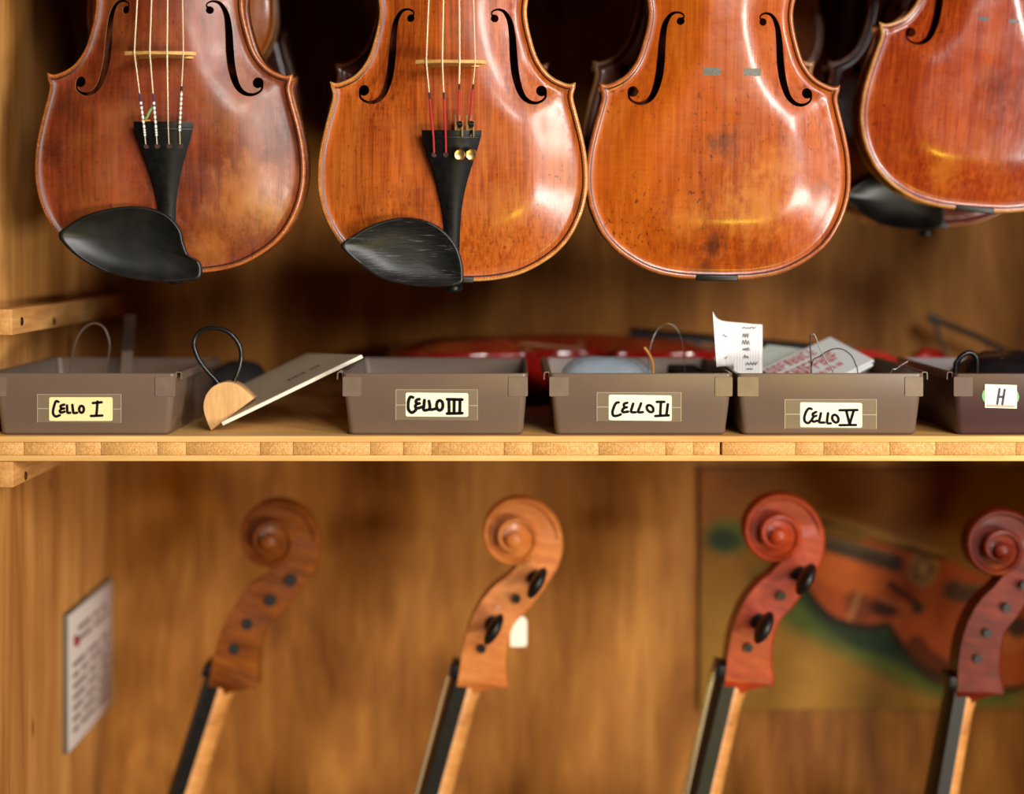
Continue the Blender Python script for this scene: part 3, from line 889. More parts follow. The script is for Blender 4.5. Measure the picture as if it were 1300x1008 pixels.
# second row
violin('violin', 'small orange violin hanging behind the brown-red violin', 'violin', HG, hang(231, 109, 1.66, 0, 0), vr_o, rib1, M['gold_edge'], scale=0.775, button=False)
violin('violin', 'dark violin with a lilac sheen behind the streaked amber violin', 'violin', HG, hang(561, 300, 1.64, 0, 0), vr_d, rib_drk, M['dark_edge'], scale=0.95)
violin('violin', 'reddish-brown violin with tan edges behind the bare orange violin', 'violin', HG, hang(893, 306, 1.66, 0, 0), vr_b, rib_red, M['gold_edge'])
violin('violin', 'dark red violin with a black chin rest behind the tilted red-amber violin', 'violin', HG, hang(1180, 288, 1.73, 0, 0), vr_d, rib_drk, M['dark_edge'], scale=0.96,
       tailpiece=True, chin=CHIN_V2, chin_mat=M['ebony_smooth'])
# third row
violin('violin', 'dark brown violin deepest in the cabinet behind the small orange violin', 'violin', HG, hang(233, 253, 1.77, 0, 0), vr_d, rib_drk, M['dark_edge'])
violin('violin', 'smallest dark violin deepest in the cabinet behind the bare orange violin', 'violin', HG, hang(955, 111, 1.77, 0, 0), vr_b, rib_drk, M['amber_edge'], scale=0.62)
violin('violin', 'dark violin with a wooden end button deepest in the cabinet beside the chin-rest violin', 'violin', HG, hang(1101, 268, 1.87, 0, 0), vr_d, rib_drk, M['dark_edge'], button=M['bridge'])


# ---------------------------------------------------------------- cellos standing below the shelf
def cello(label, nutpx, Y, lean, scale, rib_m, strings, sides, pegs, holes, neck_angle=10.0):
    na = math.radians(neck_angle)
    nutl = Vector((0, -.013, .356)) + Vector((0, math.sin(na), math.cos(na))) * .130
    R = Matrix.Rotation(math.radians(lean - neck_angle), 4, 'Y') @ Matrix.Rotation(-math.pi / 2, 4, 'Z')
    T = P(nutpx[0], nutpx[1], Y) - (R @ (nutl * scale))
    mw = Matrix.Translation(T) @ R
    rs = 1.45
    bot = mw @ (Vector((0, RIBH * rs * .0005, -.0085)) * scale)
    pin = (bot.z - 0.0005) / math.cos(math.radians(lean - neck_angle)) / scale
    return violin('cello', label, 'cello', 'cellos standing below the shelf', mw, vr_o, rib_m, M['dark_edge'], scale=scale, bridge=strings, strings='red' if strings else None,
                  tailpiece=strings, neck_angle=neck_angle, pegs=pegs, pegholes=holes, endpin=pin, peg_sides=sides, rib_scale=rs, cello=True)
cello('brown cello scroll with four empty peg holes, nearest the side panel', (271, 848), 1.78, 17.5, 1.53, rib_brn, False, None, False, True)
cello('pale orange cello scroll with two black pegs and a small white tag', (583, 848), 1.73, 15.5, 1.49, rib_org, True, [1, -1, 1, -1], True, False)
cello('red cello scroll with two black pegs in front of the painting edge', (918, 848), 1.71, 13.5, 1.49, rib_red, True, [1, -1, 1, -1], True, False)
cello('dark red cello scroll with only peg ends showing, before the painted violin', (1209, 862), 1.69, 10.5, 1.41, rib_drk, False, [-1, -1, -1, -1], True, False)

# hang tag of the pale cello
tg = empty('price_tag', P(658, 821, 1.745)); tag(tg, 'small white paper tag hanging behind the pale orange pegbox', 'tag')
c0 = P(658, 821, 1.745)
ring = [P(x, y, 1.745) - c0 for x, y in [(648, 821), (667, 821), (669, 818), (669, 788), (665, 783), (652, 783), (648, 788)]]
V = [p for p in ring] + [p + Vector((0, .0008, 0)) for p in ring]
n = len(ring)
obj('card', V, [tuple(range(n)), tuple(range(2 * n - 1, n - 1, -1))] + [(i, (i + 1) % n, n + (i + 1) % n, n + i) for i in range(n)], M['tag'], tg, False)
tube('thread', catmull([P(658, 786, 1.745) - c0, P(655, 776, 1.742) - c0, P(645, 768, 1.73) - c0, P(630, 772, 1.708) - c0], 5), .0004, M['white_silk'], tg, 6)

# ---------------------------------------------------------------- painting on the back panel
def painting():
    YP = 1.9435
    px0, px1, py0, py1 = 889.0, 1352.0, 595.0, 901.0
    nx_, ny_ = 262, 172
    X, Yp = np.meshgrid(np.linspace(px0, px1, nx_), np.linspace(py0, py1, ny_), indexing='ij')
    def n2(sx, sy, seed):
        r = np.random.default_rng(seed); g = r.random((int((px1 - px0) / sx) + 3, int((py1 - py0) / sy) + 3))
        u, v = (X - px0) / sx, (Yp - py0) / sy
        i, j = u.astype(int), v.astype(int); u, v = smooth01(u - i), smooth01(v - j)
        return g[i, j] * (1 - u) * (1 - v) + g[i + 1, j] * u * (1 - v) + g[i, j + 1] * (1 - u) * v + g[i + 1, j + 1] * u * v
    nz = 0.5 * n2(60, 50, 1) + 0.3 * n2(18, 14, 2) + 0.2 * n2(5, 4, 3)
    def L(c): return np.array(lin(c)[:3])
    col = np.zeros(X.shape + (3,))
    t = smooth01((Yp - 600) / 200)[..., None]
    col[:] = L((128, 74, 22)) * (1 - t) + L((138, 98, 34)) * t
    col *= (0.75 + 0.5 * nz)[..., None]
    def blend(mask, c, amt=1.0, tex=0.35):
        m_ = np.clip(mask, 0, 1)[..., None] * amt
        col[:] = col * (1 - m_) + L(c) * (1 - tex + 2 * tex * nz)[..., None] * m_
    def ell(cx, cy, rx, ry, ang=0.0, soft=0.25):
        a = math.radians(ang); dx, dy = X - cx, Yp - cy
        u = (dx * math.cos(a) + dy * math.sin(a)) / rx; v = (-dx * math.sin(a) + dy * math.cos(a)) / ry
        return smooth01((1 - np.sqrt(u * u + v * v)) / soft + 0.5)
    def seg(x1, y1, x2, y2, w1, w2=None, soft=2.0):
        w2 = w1 if w2 is None else w2
        dx, dy = x2 - x1, y2 - y1; L2 = dx * dx + dy * dy
        t_ = np.clip(((X - x1) * dx + (Yp - y1) * dy) / L2, 0, 1)
        d = np.hypot(X - x1 - t_ * dx, Yp - y1 - t_ * dy)
        return smooth01(((w1 + (w2 - w1) * t_) / 2 - d) / soft + 0.5)
    def poly(pts, soft=3.0):
        p = np.array(catmull(pts, 5, True)); q = np.stack([X.ravel(), Yp.ravel()], 1)
        s_ = np.where(inside(q, p), 1, -1) * seg_dist(q, p)
        return smooth01(s_.reshape(X.shape) / soft + 0.5)
    # green cloth under the instrument
    for c in ((1010, 762, 60, 34, 35), (1080, 800, 75, 34, 25), (1150, 838, 70, 30, 25), (925, 682, 30, 22, 0), (1230, 870, 70, 24, 10)):
        blend(ell(*c, soft=0.8), (74, 88, 34), 0.9, 0.5)
    for c in ((1100, 808, 60, 18, 22), (1170, 842, 55, 16, 25), (1040, 770, 30, 14, 40), (920, 686, 20, 14, 0)):
        blend(ell(*c, soft=0.8), (30, 48, 34), 0.85, 0.5)
    # violin lying on its side: dark ribs, body, waist, fittings
    body = [(1028, 706), (1060, 690), (1105, 690), (1140, 700), (1178, 704), (1215, 716), (1262, 740), (1310, 780), (1330, 830), (1300, 868), (1240, 868), (1200, 856), (1165, 836), (1140, 806), (1128, 790), (1100, 792), (1060, 782), (1034, 756), (1022, 730)]
    blend(poly([(x - 3, y + 9) for x, y in body], 8), (38, 24, 14), 0.9)
    blend(poly(body), (168, 76, 30), 1.0, 0.3)
    blend(ell(1085, 728, 55, 26, 12, 0.6), (206, 104, 42), 0.8)
    blend(ell(1120, 690, 26, 12, 15, 0.5), (196, 92, 36), 0.9)
    blend(ell(1235, 800, 60, 44, 25, 0.7), (150, 66, 26), 0.8)
    blend(ell(1090, 770, 16, 22, -30, 0.5), (120, 60, 30), 0.9)
    blend(seg(1078, 786, 1092, 752, 6), (186, 124, 74), 0.8)
    blend(ell(1122, 772, 18, 12, 10, 0.6), (44, 26, 16), 0.9)
    blend(seg(1120, 760, 1160, 775, 8), (196, 112, 56), 0.8)
    blend(seg(1160, 774, 1138, 792, 6), (176, 96, 46), 0.8)
    blend(seg(1130, 742, 1168, 768, 9, 5), (52, 28, 18), 0.9)
    blend(ell(1165, 772, 9, 8, 0, 0.6), (44, 42, 34), 0.9)
    blend(seg(1210, 750, 1290, 762, 26, 30, 6), (58, 50, 36), 0.85)
    blend(seg(1220, 742, 1290, 752, 4), (140, 110, 72), 0.5)
    blend(poly([(1150, 820), (1166, 806), (1190, 830), (1240, 858), (1232, 874), (1180, 866)], 8), (64, 30, 16), 0.8)
    blend(ell(1290, 812, 22, 16, -30, 0.5), (176, 92, 40), 0.9)
    blend(ell(1292, 796, 14, 14, 0, 0.5), (40, 36, 28), 0.9)
    # round carved ornament and fingerboard
    blend(ell(1172, 722, 19, 24, 15, 0.35), (172, 128, 76), 0.95)
    for k_ in range(9):
        a = k_ * 0.8
        blend(ell(1172 + 11 * math.cos(a), 722 + 14 * math.sin(a), 4.5, 5, 0, 0.8), (92, 66, 38), 0.7)
    blend(seg(1036, 686, 1135, 714, 20, 24, 5), (66, 58, 44), 0.95)
    blend(seg(1040, 680, 1130, 704, 5, 5, 4), (128, 110, 80), 0.6)
    # bow
    blend(seg(1018, 658, 1198, 710, 9, 6), (60, 40, 22), 0.9)
    blend(seg(1022, 648, 1200, 702, 11, 5), (156, 116, 60), 0.9)
    blend(seg(1042, 668, 1150, 692, 5, 4, 4), (170, 140, 54), 0.6)
    col = np.clip(col, 0.002, 1)
    V = [];
    for i in range(nx_):
        for j in range(ny_): V.append(P(X[i, j], Yp[i, j], YP))
    F = [(i * ny_ + j, (i + 1) * ny_ + j, (i + 1) * ny_ + j + 1, i * ny_ + j + 1) for i in range(nx_ - 1) for j in range(ny_ - 1)]
    m_ = NT('painted_canvas')
    at_ = m_.n('ShaderNodeAttribute', attribute_name='paint')
    m_.color(at_.outputs['Color']); m_.set(Roughness=0.6); m_.b.inputs['Specular IOR Level'].default_value = 0.15
    m_.bump(m_.noise(m_.mapping((700, 700, 700)), 1.0, 2), 0.3, 0.0006)
    base = P(1120, 901, WB)
    root = empty('painting', base); tag(root, 'ochre painting of a violin and bow on the back panel', 'painting')
    me = make_mesh('canvas', [v - base for v in V], F, m_.m, True, 60)
    ca = me.color_attributes.new('paint', 'FLOAT_COLOR', 'POINT')
    ca.data.foreach_set('color', np.concatenate([col.reshape(-1, 3), np.ones((nx_ * ny_, 1))], 1).astype(np.float32).ravel())
    link('canvas', me, root)
    a, b = P(px0 - .5, py1 + .5, YP) - base, P(px1 + .5, py0 - .5, YP) - base
    bevel_box('board', (a.x, b.x, YP + .0003 - base.y, WB - .0003 - base.y, a.z, b.z), M['edge_dark'], root, .0006)
painting()

# notice on the side panel
ntz0, ntz1, nty0, nty1 = 0.686, 0.8125, 1.752, 1.944
nt = empty('notice_sheet', (WL, nty0, ntz0)); tag(nt, 'printed white notice board fixed to the left side panel', 'notice')
bevel_box('backing', (.0002, .0050, .0, nty1 - nty0, 0, ntz1 - ntz0), M['edge_dark'], nt, .0004)
bevel_box('sheet', (.0050, .0056, .001, nty1 - nty0 - .001, .001, ntz1 - ntz0 - .001), M['notice'], nt, .0002)
parts = []
for k_ in range(14):
    zz = .104 - k_ * .0100
    if zz < .008: break
    y = .018 + (.02 if k_ < 2 else 0)
    while y < .165:
        ln = random.uniform(.020, .060)
        if k_ not in (2,): parts.append(box(.0056, .00575, y, min(y + ln, .172), zz, zz + .0042))
        y += ln + .010
obj('print', *merge(parts), M['ink_grey'], nt, False)
obj('pin', *lathe([(.0001, .0056), (.0050, .0056), (.0050, .0080), (.0030, .0100), (.0001, .0104)], 14, 'x', (0, .025, .098)), plain('dark_red_pin', (120, 34, 36), 0.4), nt)

# ---------------------------------------------------------------- trays
TRY = 1.504
TRH = (553.0 - 475.0) * TRY / FPX + 0.0006
TRD = 0.205
def rrect(x0, x1, y0, y1, r, z, n=5):
    pts = []
    for cx, cy, a0 in ((x1 - r, y1 - r, 0), (x0 + r, y1 - r, 90), (x0 + r, y0 + r, 180), (x1 - r, y0 + r, 270)):
        for k_ in range(n + 1):
            a = math.radians(a0 + 90 * k_ / n)
            pts.append((cx + r * math.cos(a), cy + r * math.sin(a), z))
    return pts
def ribbon(pts, wpx):
    """flat stroke of a marker: outline strip with round ends, in pixels"""
    p = np.array(catmull(pts, 5)) if len(pts) > 2 else np.array(pts, float)
    t = np.gradient(p, axis=0); t /= np.linalg.norm(t, axis=1)[:, None] + 1e-9
    nrm = np.stack([-t[:, 1], t[:, 0]], 1)
    L_, R_ = p + nrm * wpx / 2, p - nrm * wpx / 2
    out = []
    def arc(c, d, sgn):
        a0 = math.atan2(d[1], d[0])
        return [c + wpx / 2 * np.array([math.cos(a0 + sgn * a), math.sin(a0 + sgn * a)]) for a in np.linspace(0, math.pi, 6)[1:-1]]
    quads = [[L_[i], L_[i + 1], R_[i + 1], R_[i]] for i in range(len(p) - 1)]
    quads.append([R_[-1]] + arc(p[-1], -nrm[-1], 1) + [L_[-1]])
    quads.append([L_[0]] + arc(p[0], nrm[0], 1) + [R_[0]])
    return quads
def tray(label, xl, xr, bl, br, tabs, lips, mats, card=None, depth=TRD):
    Yf = TRY
    k_ = Yf / FPX
    X0, X1 = (xl - 650) * k_, (xr - 650) * k_
    B0, B1 = (bl - 650) * k_, (br - 650) * k_
    cx = (X0 + X1) / 2
    root = empty('plastic_tray', (cx, Yf, 1.0)); tag(root, label, 'tray', 'plastic trays on the shelf')
    X0 -= cx; X1 -= cx; B0 -= cx; B1 -= cx
    ft = 0.0042
    th = 0.0018
    z0 = 0.0003
    rings = [rrect(B0 + .0015, B1 - .0015, ft + .0015, depth - ft - .0015, .004, z0), rrect(B0, B1, ft, depth - ft, .005, z0 + .0016),
             rrect(X0, X1, 0, depth, .0045, TRH - .0006), rrect(X0 + .0005, X1 - .0005, .0005, depth - .0005, .0042, TRH), rrect(X0 + th, X1 - th, th, depth - th, .0035, TRH),
             rrect(B0 + th, B1 - th, ft + th, depth - ft - th, .004, .0028), rrect(B0 + .006, B1 - .006, ft + .006, depth - ft - .006, .003, .0022)]
    obj('body', *ring_loft(rings), mats[0], root, True, 40)
    def FPt(px, py, off):
        z = 1.0 + (553.0 - py) * k_ - 1.0
        y = ft * (1 - min(max(z / TRH, 0), 1)) - off
        kk = (Yf + y) / FPX
        return Vector(((px - 650) * kk - cx, y, z))
    def patch(name, px0, px1, py0, py1, off, mat, par, thick=.0003, tilt=0.0, r=0.0):
        pts = [(px0, py1), (px1, py1), (px1, py0), (px0, py0)]
        if r:
            pts = []
            for cx_, cy_, a0 in ((px1 - r, py1 - r, 0), (px0 + r, py1 - r, 90), (px0 + r, py0 + r, 180), (px1 - r, py0 + r, 270)):
                for q in range(4):
                    a = math.radians(a0 + 30 * q); pts.append((cx_ + r * math.cos(a), cy_ + r * math.sin(a)))
        mx, my = (px0 + px1) / 2, (py0 + py1) / 2
        pts = [(x, y + (x - mx) * tilt) for x, y in pts]
        f_ = [FPt(x, y, off) for x, y in pts]; b_ = [FPt(x, y, off - thick) for x, y in pts]
        n_ = len(pts)
        return obj(name, f_ + b_, [tuple(range(n_)), tuple(range(2 * n_ - 1, n_ - 1, -1))] + [(i, (i + 1) % n_, n_ + (i + 1) % n_, n_ + i) for i in range(n_)], mat, par, False)
    for (a, b) in tabs:
        patch('corner_tab', a, b, 478.5, 503.5, .0007, mats[1], root, .0011, 0, 1.6)
    for sd in lips:
        prof = [(-.0006, -.0030), (-.0006, .0006), (.0002, .0014), (.0030, .0014), (.0040, .0006), (.0042, -.0048), (.0034, -.0048), (.0032, .0002), (.0026, .0006), (.0006, .0006), (.0002, .0000), (.0002, -.0030)]
        sg = 1 if sd == 'R' else -1; xe = X1 if sd == 'R' else X0
        rings = [[(xe + sg * a, y, TRH + b - .0004) for a, b in prof] for y in (.0035, depth - .004)]
        obj('side_lip', *ring_loft(rings), mats[1], root, True, 30)
    if card:
        (x0, x1, y0, y1), (t0, t1, u0, u1), strokes, wpx, cm, tilt = card
        cd = patch('label_card', x0, x1, y0, y1, .00042, cm, root, .0004, tilt, 2.2)
        V, F = [], []
        for st in strokes:
            for q in ribbon(st, wpx):
                b = len(V); V += [FPt(x, y, .00090) for x, y in q]; F.append(tuple(range(b, b + len(q))))
        obj('lettering', V, F, M['ink'], cd, False)
        tp = patch('clear_tape', t0, t1, u0, u1, .00066, M['tape'], root, .00005, 0.01)
        ym = (u0 + u1) / 2
        for (a, b, c_, d_) in ((t0, x0 - .5, ym - .5, ym + .6), (x1 + .5, t1, ym + .2, ym + 1.3), (t0, t0 + .8, u0, u1), (t1 - .8, t1, u0, u1), (t0, t1, u0 - .3, u0 + .3)):
            patch('tape_crease', a, b, c_, d_, .00078, M['crease'], tp, .00005)
    return root, FPt, patch
def zs(strokes, ox, oy, kz): return [[(ox + x / kz, oy + y / kz) for x, y in s_] for s_ in strokes]
def oval(cx, cy, rx, ry, slant=0.0): return [(cx + rx * math.cos(a) - slant * ry * math.sin(a), cy + ry * math.sin(a)) for a in np.linspace(-1.7, 4.7, 13)]
T1 = zs([[(372, 152), (355, 150), (341, 190), (338, 228), (355, 246), (380, 238)], [(408, 170), (386, 178), (392, 195), (408, 195)], [(392, 196), (380, 210), (388, 221), (410, 215)], [(426, 175), (427, 200), (430, 222), (446, 222)],
         [(460, 172), (463, 200), (468, 223), (490, 222)], oval(518, 200, 15, 22), [(590, 160), (646, 155)], [(619, 150), (616, 200), (612, 240)], [(578, 243), (650, 240)]], 0, 480, 5.0)
T3 = zs([[(345, 248), (312, 242), (291, 280), (283, 340), (288, 405), (322, 441), (352, 434), (380, 408)], [(425, 270), (398, 277), (380, 302), (402, 325), (428, 325)], [(402, 327), (376, 352), (380, 380), (412, 385), (462, 370)],
         [(490, 283), (484, 350), (482, 410), (545, 405)], [(548, 295), (558, 350), (565, 402), (630, 395)], oval(684, 350, 40, 64), [(778, 272), (970, 276)], [(778, 455), (970, 450)], [(800, 275), (803, 450)], [(868, 275), (866, 450)], [(942, 275), (938, 450)]], 490, 480, 10.0)
T2 = zs([[(356, 312), (322, 322), (292, 380), (277, 440), (292, 482), (340, 482), (382, 465)], [(465, 317), (424, 332), (430, 372), (460, 375)], [(432, 378), (402, 410), (412, 436), (475, 430)],
         [(540, 328), (525, 380), (515, 434), (572, 438)], [(640, 325), (618, 385), (605, 436), (662, 436)], oval(755, 392, 40, 45, -0.3), [(840, 305), (935, 305)], [(822, 486), (990, 478)], [(892, 310), (884, 480)], [(980, 335), (962, 480)]], 750, 480, 10.0)
T5 = zs([[(376, 275), (342, 270), (306, 320), (290, 390), (306, 432), (340, 442), (368, 415)], [(430, 310), (390, 332), (402, 360), (432, 355)], [(402, 364), (381, 400), (396, 426), (442, 415)],
         [(486, 325), (475, 380), (467, 432), (526, 436)], [(571, 325), (562, 385), (562, 442), (602, 446)], oval(656, 390, 36, 46, -0.2), [(706, 290), (916, 288)], [(785, 295), (825, 460)], [(872, 295), (825, 460)], [(706, 468), (900, 465)]], 990, 490, 9.286)
PL = (M['plastic'], M['plastic_tab']); MR = (M['maroon'], M['maroon_tab'])
tray('brown plastic tray with a yellowed card lettered CELLO I', -8, 223, -1, 214, [(-7, 8), (197, 222.5)], 'LR', PL, ((62.4, 143, 504.6, 535), (47, 154, 501, 537), T1, 3.2, M['card_yellow'], 0.0))
tray('brown plastic tray with a cream card lettered CELLO III', 434, 670.5, 442, 664, [(435, 458.5), (645.5, 670)], 'L', PL, ((515, 594.5, 499, 529.5), (502, 606.5, 495, 534), T3, 3.8, M['card'], 0.008))
tray('brown plastic tray with a cream card lettered CELLO II', 697, 930.5, 705, 922, [(697.5, 722), (908, 930)], 'L', PL, ((772.8, 852.8, 501.8, 534.5), (757.5, 865, 498.5, 535.5), T2, 3.3, M['card'], 0.012))
tray('brown plastic tray full of papers with a cream card lettered CELLO V', 935.5, 1172.5, 943, 1164.5, [(936.5, 963), (1149, 1172)], 'R', PL, ((1015.8, 1094.5, 511.5, 543.3), (996, 1113, 507.5, 545), T5, 3.2, M['card'], 0.012))
th_, FPt, patch = tray('maroon plastic tray with a white and green sticker lettered H', 1210, 1446, 1217, 1439, [(1211, 1235), (1421, 1445)], 'L', MR)
gs = patch('green_sticker', 1246.5, 1294, 492.5, 514.5, .0004, M['green'], th_, .0003, 0.03, 10.5)
ws = patch('letter_label', 1250.5, 1291, 488.5, 518.5, .0007, M['card'], th_, .0003, 0.03)
V, F = [], []
for st in ([(1269, 494), (1266, 513)], [(1275.5, 495), (1272.5, 513.5)], [(1267, 504), (1274, 504.3)]):
    for q in ribbon(st, 3.2):
        b = len(V); V += [FPt(x, y, .0008) for x, y in q]; F.append(tuple(range(b, b + len(q))))
obj('lettering', V, F, M['ink_blue'], ws, False)
V, F = [], []
for i in range(13):
    x = 1253 + i * 2.7
    for q in ribbon([(x, 514.2 + i * .09), (x + 1.7, 516.4 + i * .09)], 1.3):
        b = len(V); V += [FPt(a, y, .0008) for a, y in q]; F.append(tuple(range(b, b + len(q))))
obj('red_print', V, F, M['ink_red'], ws, False)

# ---------------------------------------------------------------- half-round block with a cord loop, and the leaning board
def z5(pts): return [(230 + x / 5.417, 400 + y / 5.417) for x, y in pts]
bp = [(x, y + 2.6) for x, y in z5([(205, 780), (172, 705), (153, 625), (164, 552), (203, 492), (258, 457), (320, 445), (382, 460), (442, 502), (500, 560)])]
bp = [tuple(p) for p in catmull(bp, 4)]
BY = 1.535
c0 = P(275, 547, BY)
blk = empty('half_round_block', c0); tag(blk, 'half-round pale wooden block with a black cord loop, end grain showing', 'wood block')
rings = []
for dy, s_ in ((0.0, 0.985), (0.0006, 1.0), (0.0214, 1.0), (0.022, 0.985)):
    mx = sum(p[0] for p in bp) / len(bp); my = sum(p[1] for p in bp) / len(bp)
    rings.append([(P(mx + (x - mx) * s_, my + (y - my) * s_, BY) - c0) + Vector((0, dy, 0)) for x, y in bp])
obj('block', *ring_loft(rings), M['block'], blk, True, 40)
lp = z5([(268, 490), (240, 440), (190, 388), (130, 310), (95, 235), (88, 170), (120, 112), (190, 84), (262, 86), (330, 112), (385, 172), (411, 240), (409, 310), (390, 385), (366, 440), (355, 490)])
tube('cord_loop', catmull([P(x, y + 1.5, 1.546) - c0 for x, y in lp], 5), .00185, M['black_cord'], blk, 10)

A_, B_ = P(281, 536.0, 1.530), P(459, 450.0, 1.530)
sft = Vector((-.058, .14, -.0070))
C_ = B_ + sft; D_ = C_ + (A_ - B_) * 0.66
nrm = (B_ - A_).cross(sft).normalized()
if nrm.z < 0: nrm = -nrm
lb = empty('leaning_board', A_); tag(lb, 'thin grey board with a white edge, tilted against the CELLO III tray', 'board')
q0 = [A_, B_, C_, D_]
topv = [p - A_ for p in q0]; botv = [p - A_ - nrm * .0030 for p in q0]
obj('core', [v - nrm * .0002 for v in topv] + botv, [(0, 1, 2, 3), (7, 6, 5, 4), (0, 4, 5, 1), (1, 5, 6, 2), (2, 6, 7, 3), (3, 7, 4, 0)], M['white_edge'], lb, False)
ins = [v.lerp((topv[0] + topv[2]) / 2, 0.012) for v in topv]
obj('face', ins + [v - nrm * .0002 for v in ins], [(0, 1, 2, 3), (7, 6, 5, 4), (0, 4, 5, 1), (1, 5, 6, 2), (2, 6, 7, 3), (3, 7, 4, 0)], M['grey_board'], lb, False)
ex, ey = (B_ - A_), sft
V, F = [], []
x = 0.60
for i in range(9):
    wv = random.uniform(.014, .026)
    b = len(V)
    if i != 5:
        for u, v in ((x, .30), (x + wv * .6, .30), (x + wv * .6, .36), (x, .36)): V.append(ex * u + ey * v + nrm * .00012)
        F.append((b, b + 1, b + 2, b + 3))
    x += wv + .007
obj('print', V, F, M['ink'], lb, False)

def lump(name, label, cat, c, r, mat, seed, power=2.6, amp=0.12, floor=None):
    r_ = np.random.default_rng(seed)
    ph = r_.random((6, 4)) * 6.28
    V, F = [], []
    nu, nv = 28, 16
    for j in range(nv + 1):
        th2 = math.pi * j / nv
        for i in range(nu):
            a = 2 * math.pi * i / nu
            d = np.array([math.sin(th2) * math.cos(a), math.sin(th2) * math.sin(a), math.cos(th2)])
            s_ = (np.abs(d) ** power).sum() ** (-1 / power)
            q = d * s_
            wob = sum(math.sin(q[0] * (2 + k_) + ph[k_, 0]) * math.sin(q[1] * (2 + k_) + ph[k_, 1]) * math.cos(q[2] * (1 + k_) + ph[k_, 2]) / (1 + k_ * 0.5) for k_ in range(6))
            q = q * (1 + amp * wob)
            z = q[2] * r[2]
            if z < -r[2] * 0.92: z = -r[2] * 0.92
            V.append((q[0] * r[0], q[1] * r[1], z))
    zmin = min(v[2] for v in V)
    V = [(v[0], v[1], v[2] - zmin) for v in V]
    for j in range(nv):
        for i in range(nu):
            a, b = j * nu + i, j * nu + (i + 1) % nu
            F.append((a, b, b + nu, a + nu))
    o = obj(name, V, F, mat, None, True, 80)
    o.location = (c[0], c[1], floor if floor is not None else c[2])
    tag(o, label, cat)
    return o
lump('cloth_pouch', 'black cloth pouch on the shelf behind the half-round block', 'pouch', P(300, 500, 1.785), (.028, .030, .021), M['black_cloth'], 3, 2.6, 0.10, 1.0003)

# ---------------------------------------------------------------- things in the trays
FLO = 1.0030
def wire(name, label, cat, pts, Y, r, mat, group=None, seg=7):
    ps = [P(x, y, Y if np.isscalar(Y) else Y[i]) for i, (x, y) in enumerate(pts)]
    base = min(ps, key=lambda q: q.z).copy()
    o = tube(name, catmull([p - base for p in ps], 6), r, mat, None, seg)
    o.location = base
    return tag(o, label, cat, group)
def z4(pts): return [(60 + x / 6.5, 380 + y / 6.5) for x, y in pts]
def fl(px, Y): return (px, HY + (CAMZ - FLO) * FPX / Y)
wire('wire_loop', 'thin grey wire loop standing in the CELLO I tray', 'wire', [fl(88, 1.6)] + z4([(193, 600), (203, 500), (225, 380), (270, 280), (330, 217), (400, 197), (460, 226), (497, 290), (515, 380), (503, 480), (468, 600)]) + [fl(124, 1.6)], 1.6, .00075, plain('grey_wire', (96, 78, 66), 0.35, 0.1))
sl = empty('grey_strip', P(156, 530, 1.675)); tag(sl, 'narrow grey strip leaning in the back of the CELLO I tray', 'strip')
b0 = P(156, 530, 1.675); b0.z = FLO + .0004; sl.location = b0
t0 = P(165.5, 399, 1.702) - b0
wv = Vector((.0048, 0, 0)); dv = Vector((0, .0022, 0))
mid = t0 * 0.62
obj('strip', [-wv, wv, wv + mid, -wv + mid, -wv + dv, wv + dv, wv + mid + dv, -wv + mid + dv], [(0, 1, 2, 3), (7, 6, 5, 4), (0, 4, 5, 1), (1, 5, 6, 2), (2, 6, 7, 3), (3, 7, 4, 0)], plain('grey_strip_paint', (112, 94, 80), 0.5), sl, False)
wv2 = wv * 1.02
obj('dark_end', [-wv2 + mid, wv2 + mid, wv2 + t0, -wv2 + t0, -wv2 + mid + dv, wv2 + mid + dv, wv2 + t0 + dv, -wv2 + t0 + dv], [(0, 1, 2, 3), (7, 6, 5, 4), (0, 4, 5, 1), (1, 5, 6, 2), (2, 6, 7, 3), (3, 7, 4, 0)], plain('strip_dark_end', (48, 30, 20), 0.5), sl, False)

# CELLO II tray: clear bag, coiled strings, black case
lump('plastic_bag', 'crumpled clear plastic bag of strings in the CELLO II tray', 'bag', P(770, 500, 1.61), (.040, .046, .0275), M['bag'], 8, 3.0, 0.10, FLO)
for i, (px, cz, r, mm, lab) in enumerate(((745, .020, .024, M['blue_pack'], 'blue coiled string lying in the clear bag'), (790, .026, .028, plain('violet_string', (96, 60, 96), 0.4), 'violet coiled string lying in the clear bag'))):
    c = P(px, 480, 1.615); c.z = FLO + .004
    pts = [(r * math.cos(a), r * 0.8 * math.sin(a) , cz * 0.5 * (1 + math.sin(a + i)) + .0012 * (a / 6.28)) for a in np.linspace(0, 6.28 * 3, 60)]
    o = tube('coiled_string', pts, .0008, mm, None, 6); o.location = c; tag(o, lab, 'string')
wire('orange_string', 'orange and tan string end sticking up from the CELLO II tray', 'string', [(818, 441), (823, 448), (828, 459), (829, 478), fl(826, 1.57)], 1.57, .0011, M['orange_str'])
wire('clear_string', 'fine clear nylon string arching out of the CELLO II tray', 'string', [fl(826, 1.575), (823, 470), (826, 440), (835, 418), (850, 411), (862, 422), (868, 450), fl(872, 1.575)], 1.575, .0003, M['steel'])
bc = P(880, 500, 1.565); bc.z = FLO
cs = empty('small_case', bc); tag(cs, 'small black case at the right end of the CELLO II tray', 'case')
bevel_box('case_body', (-.012, .012, 0, .11, 0, .030), M['black_cloth'], cs, .003, 3)
bevel_box('case_lid', (-.0125, .0125, -.0006, .1106, .0302, .042), M['black_cloth'], cs, .003, 3)

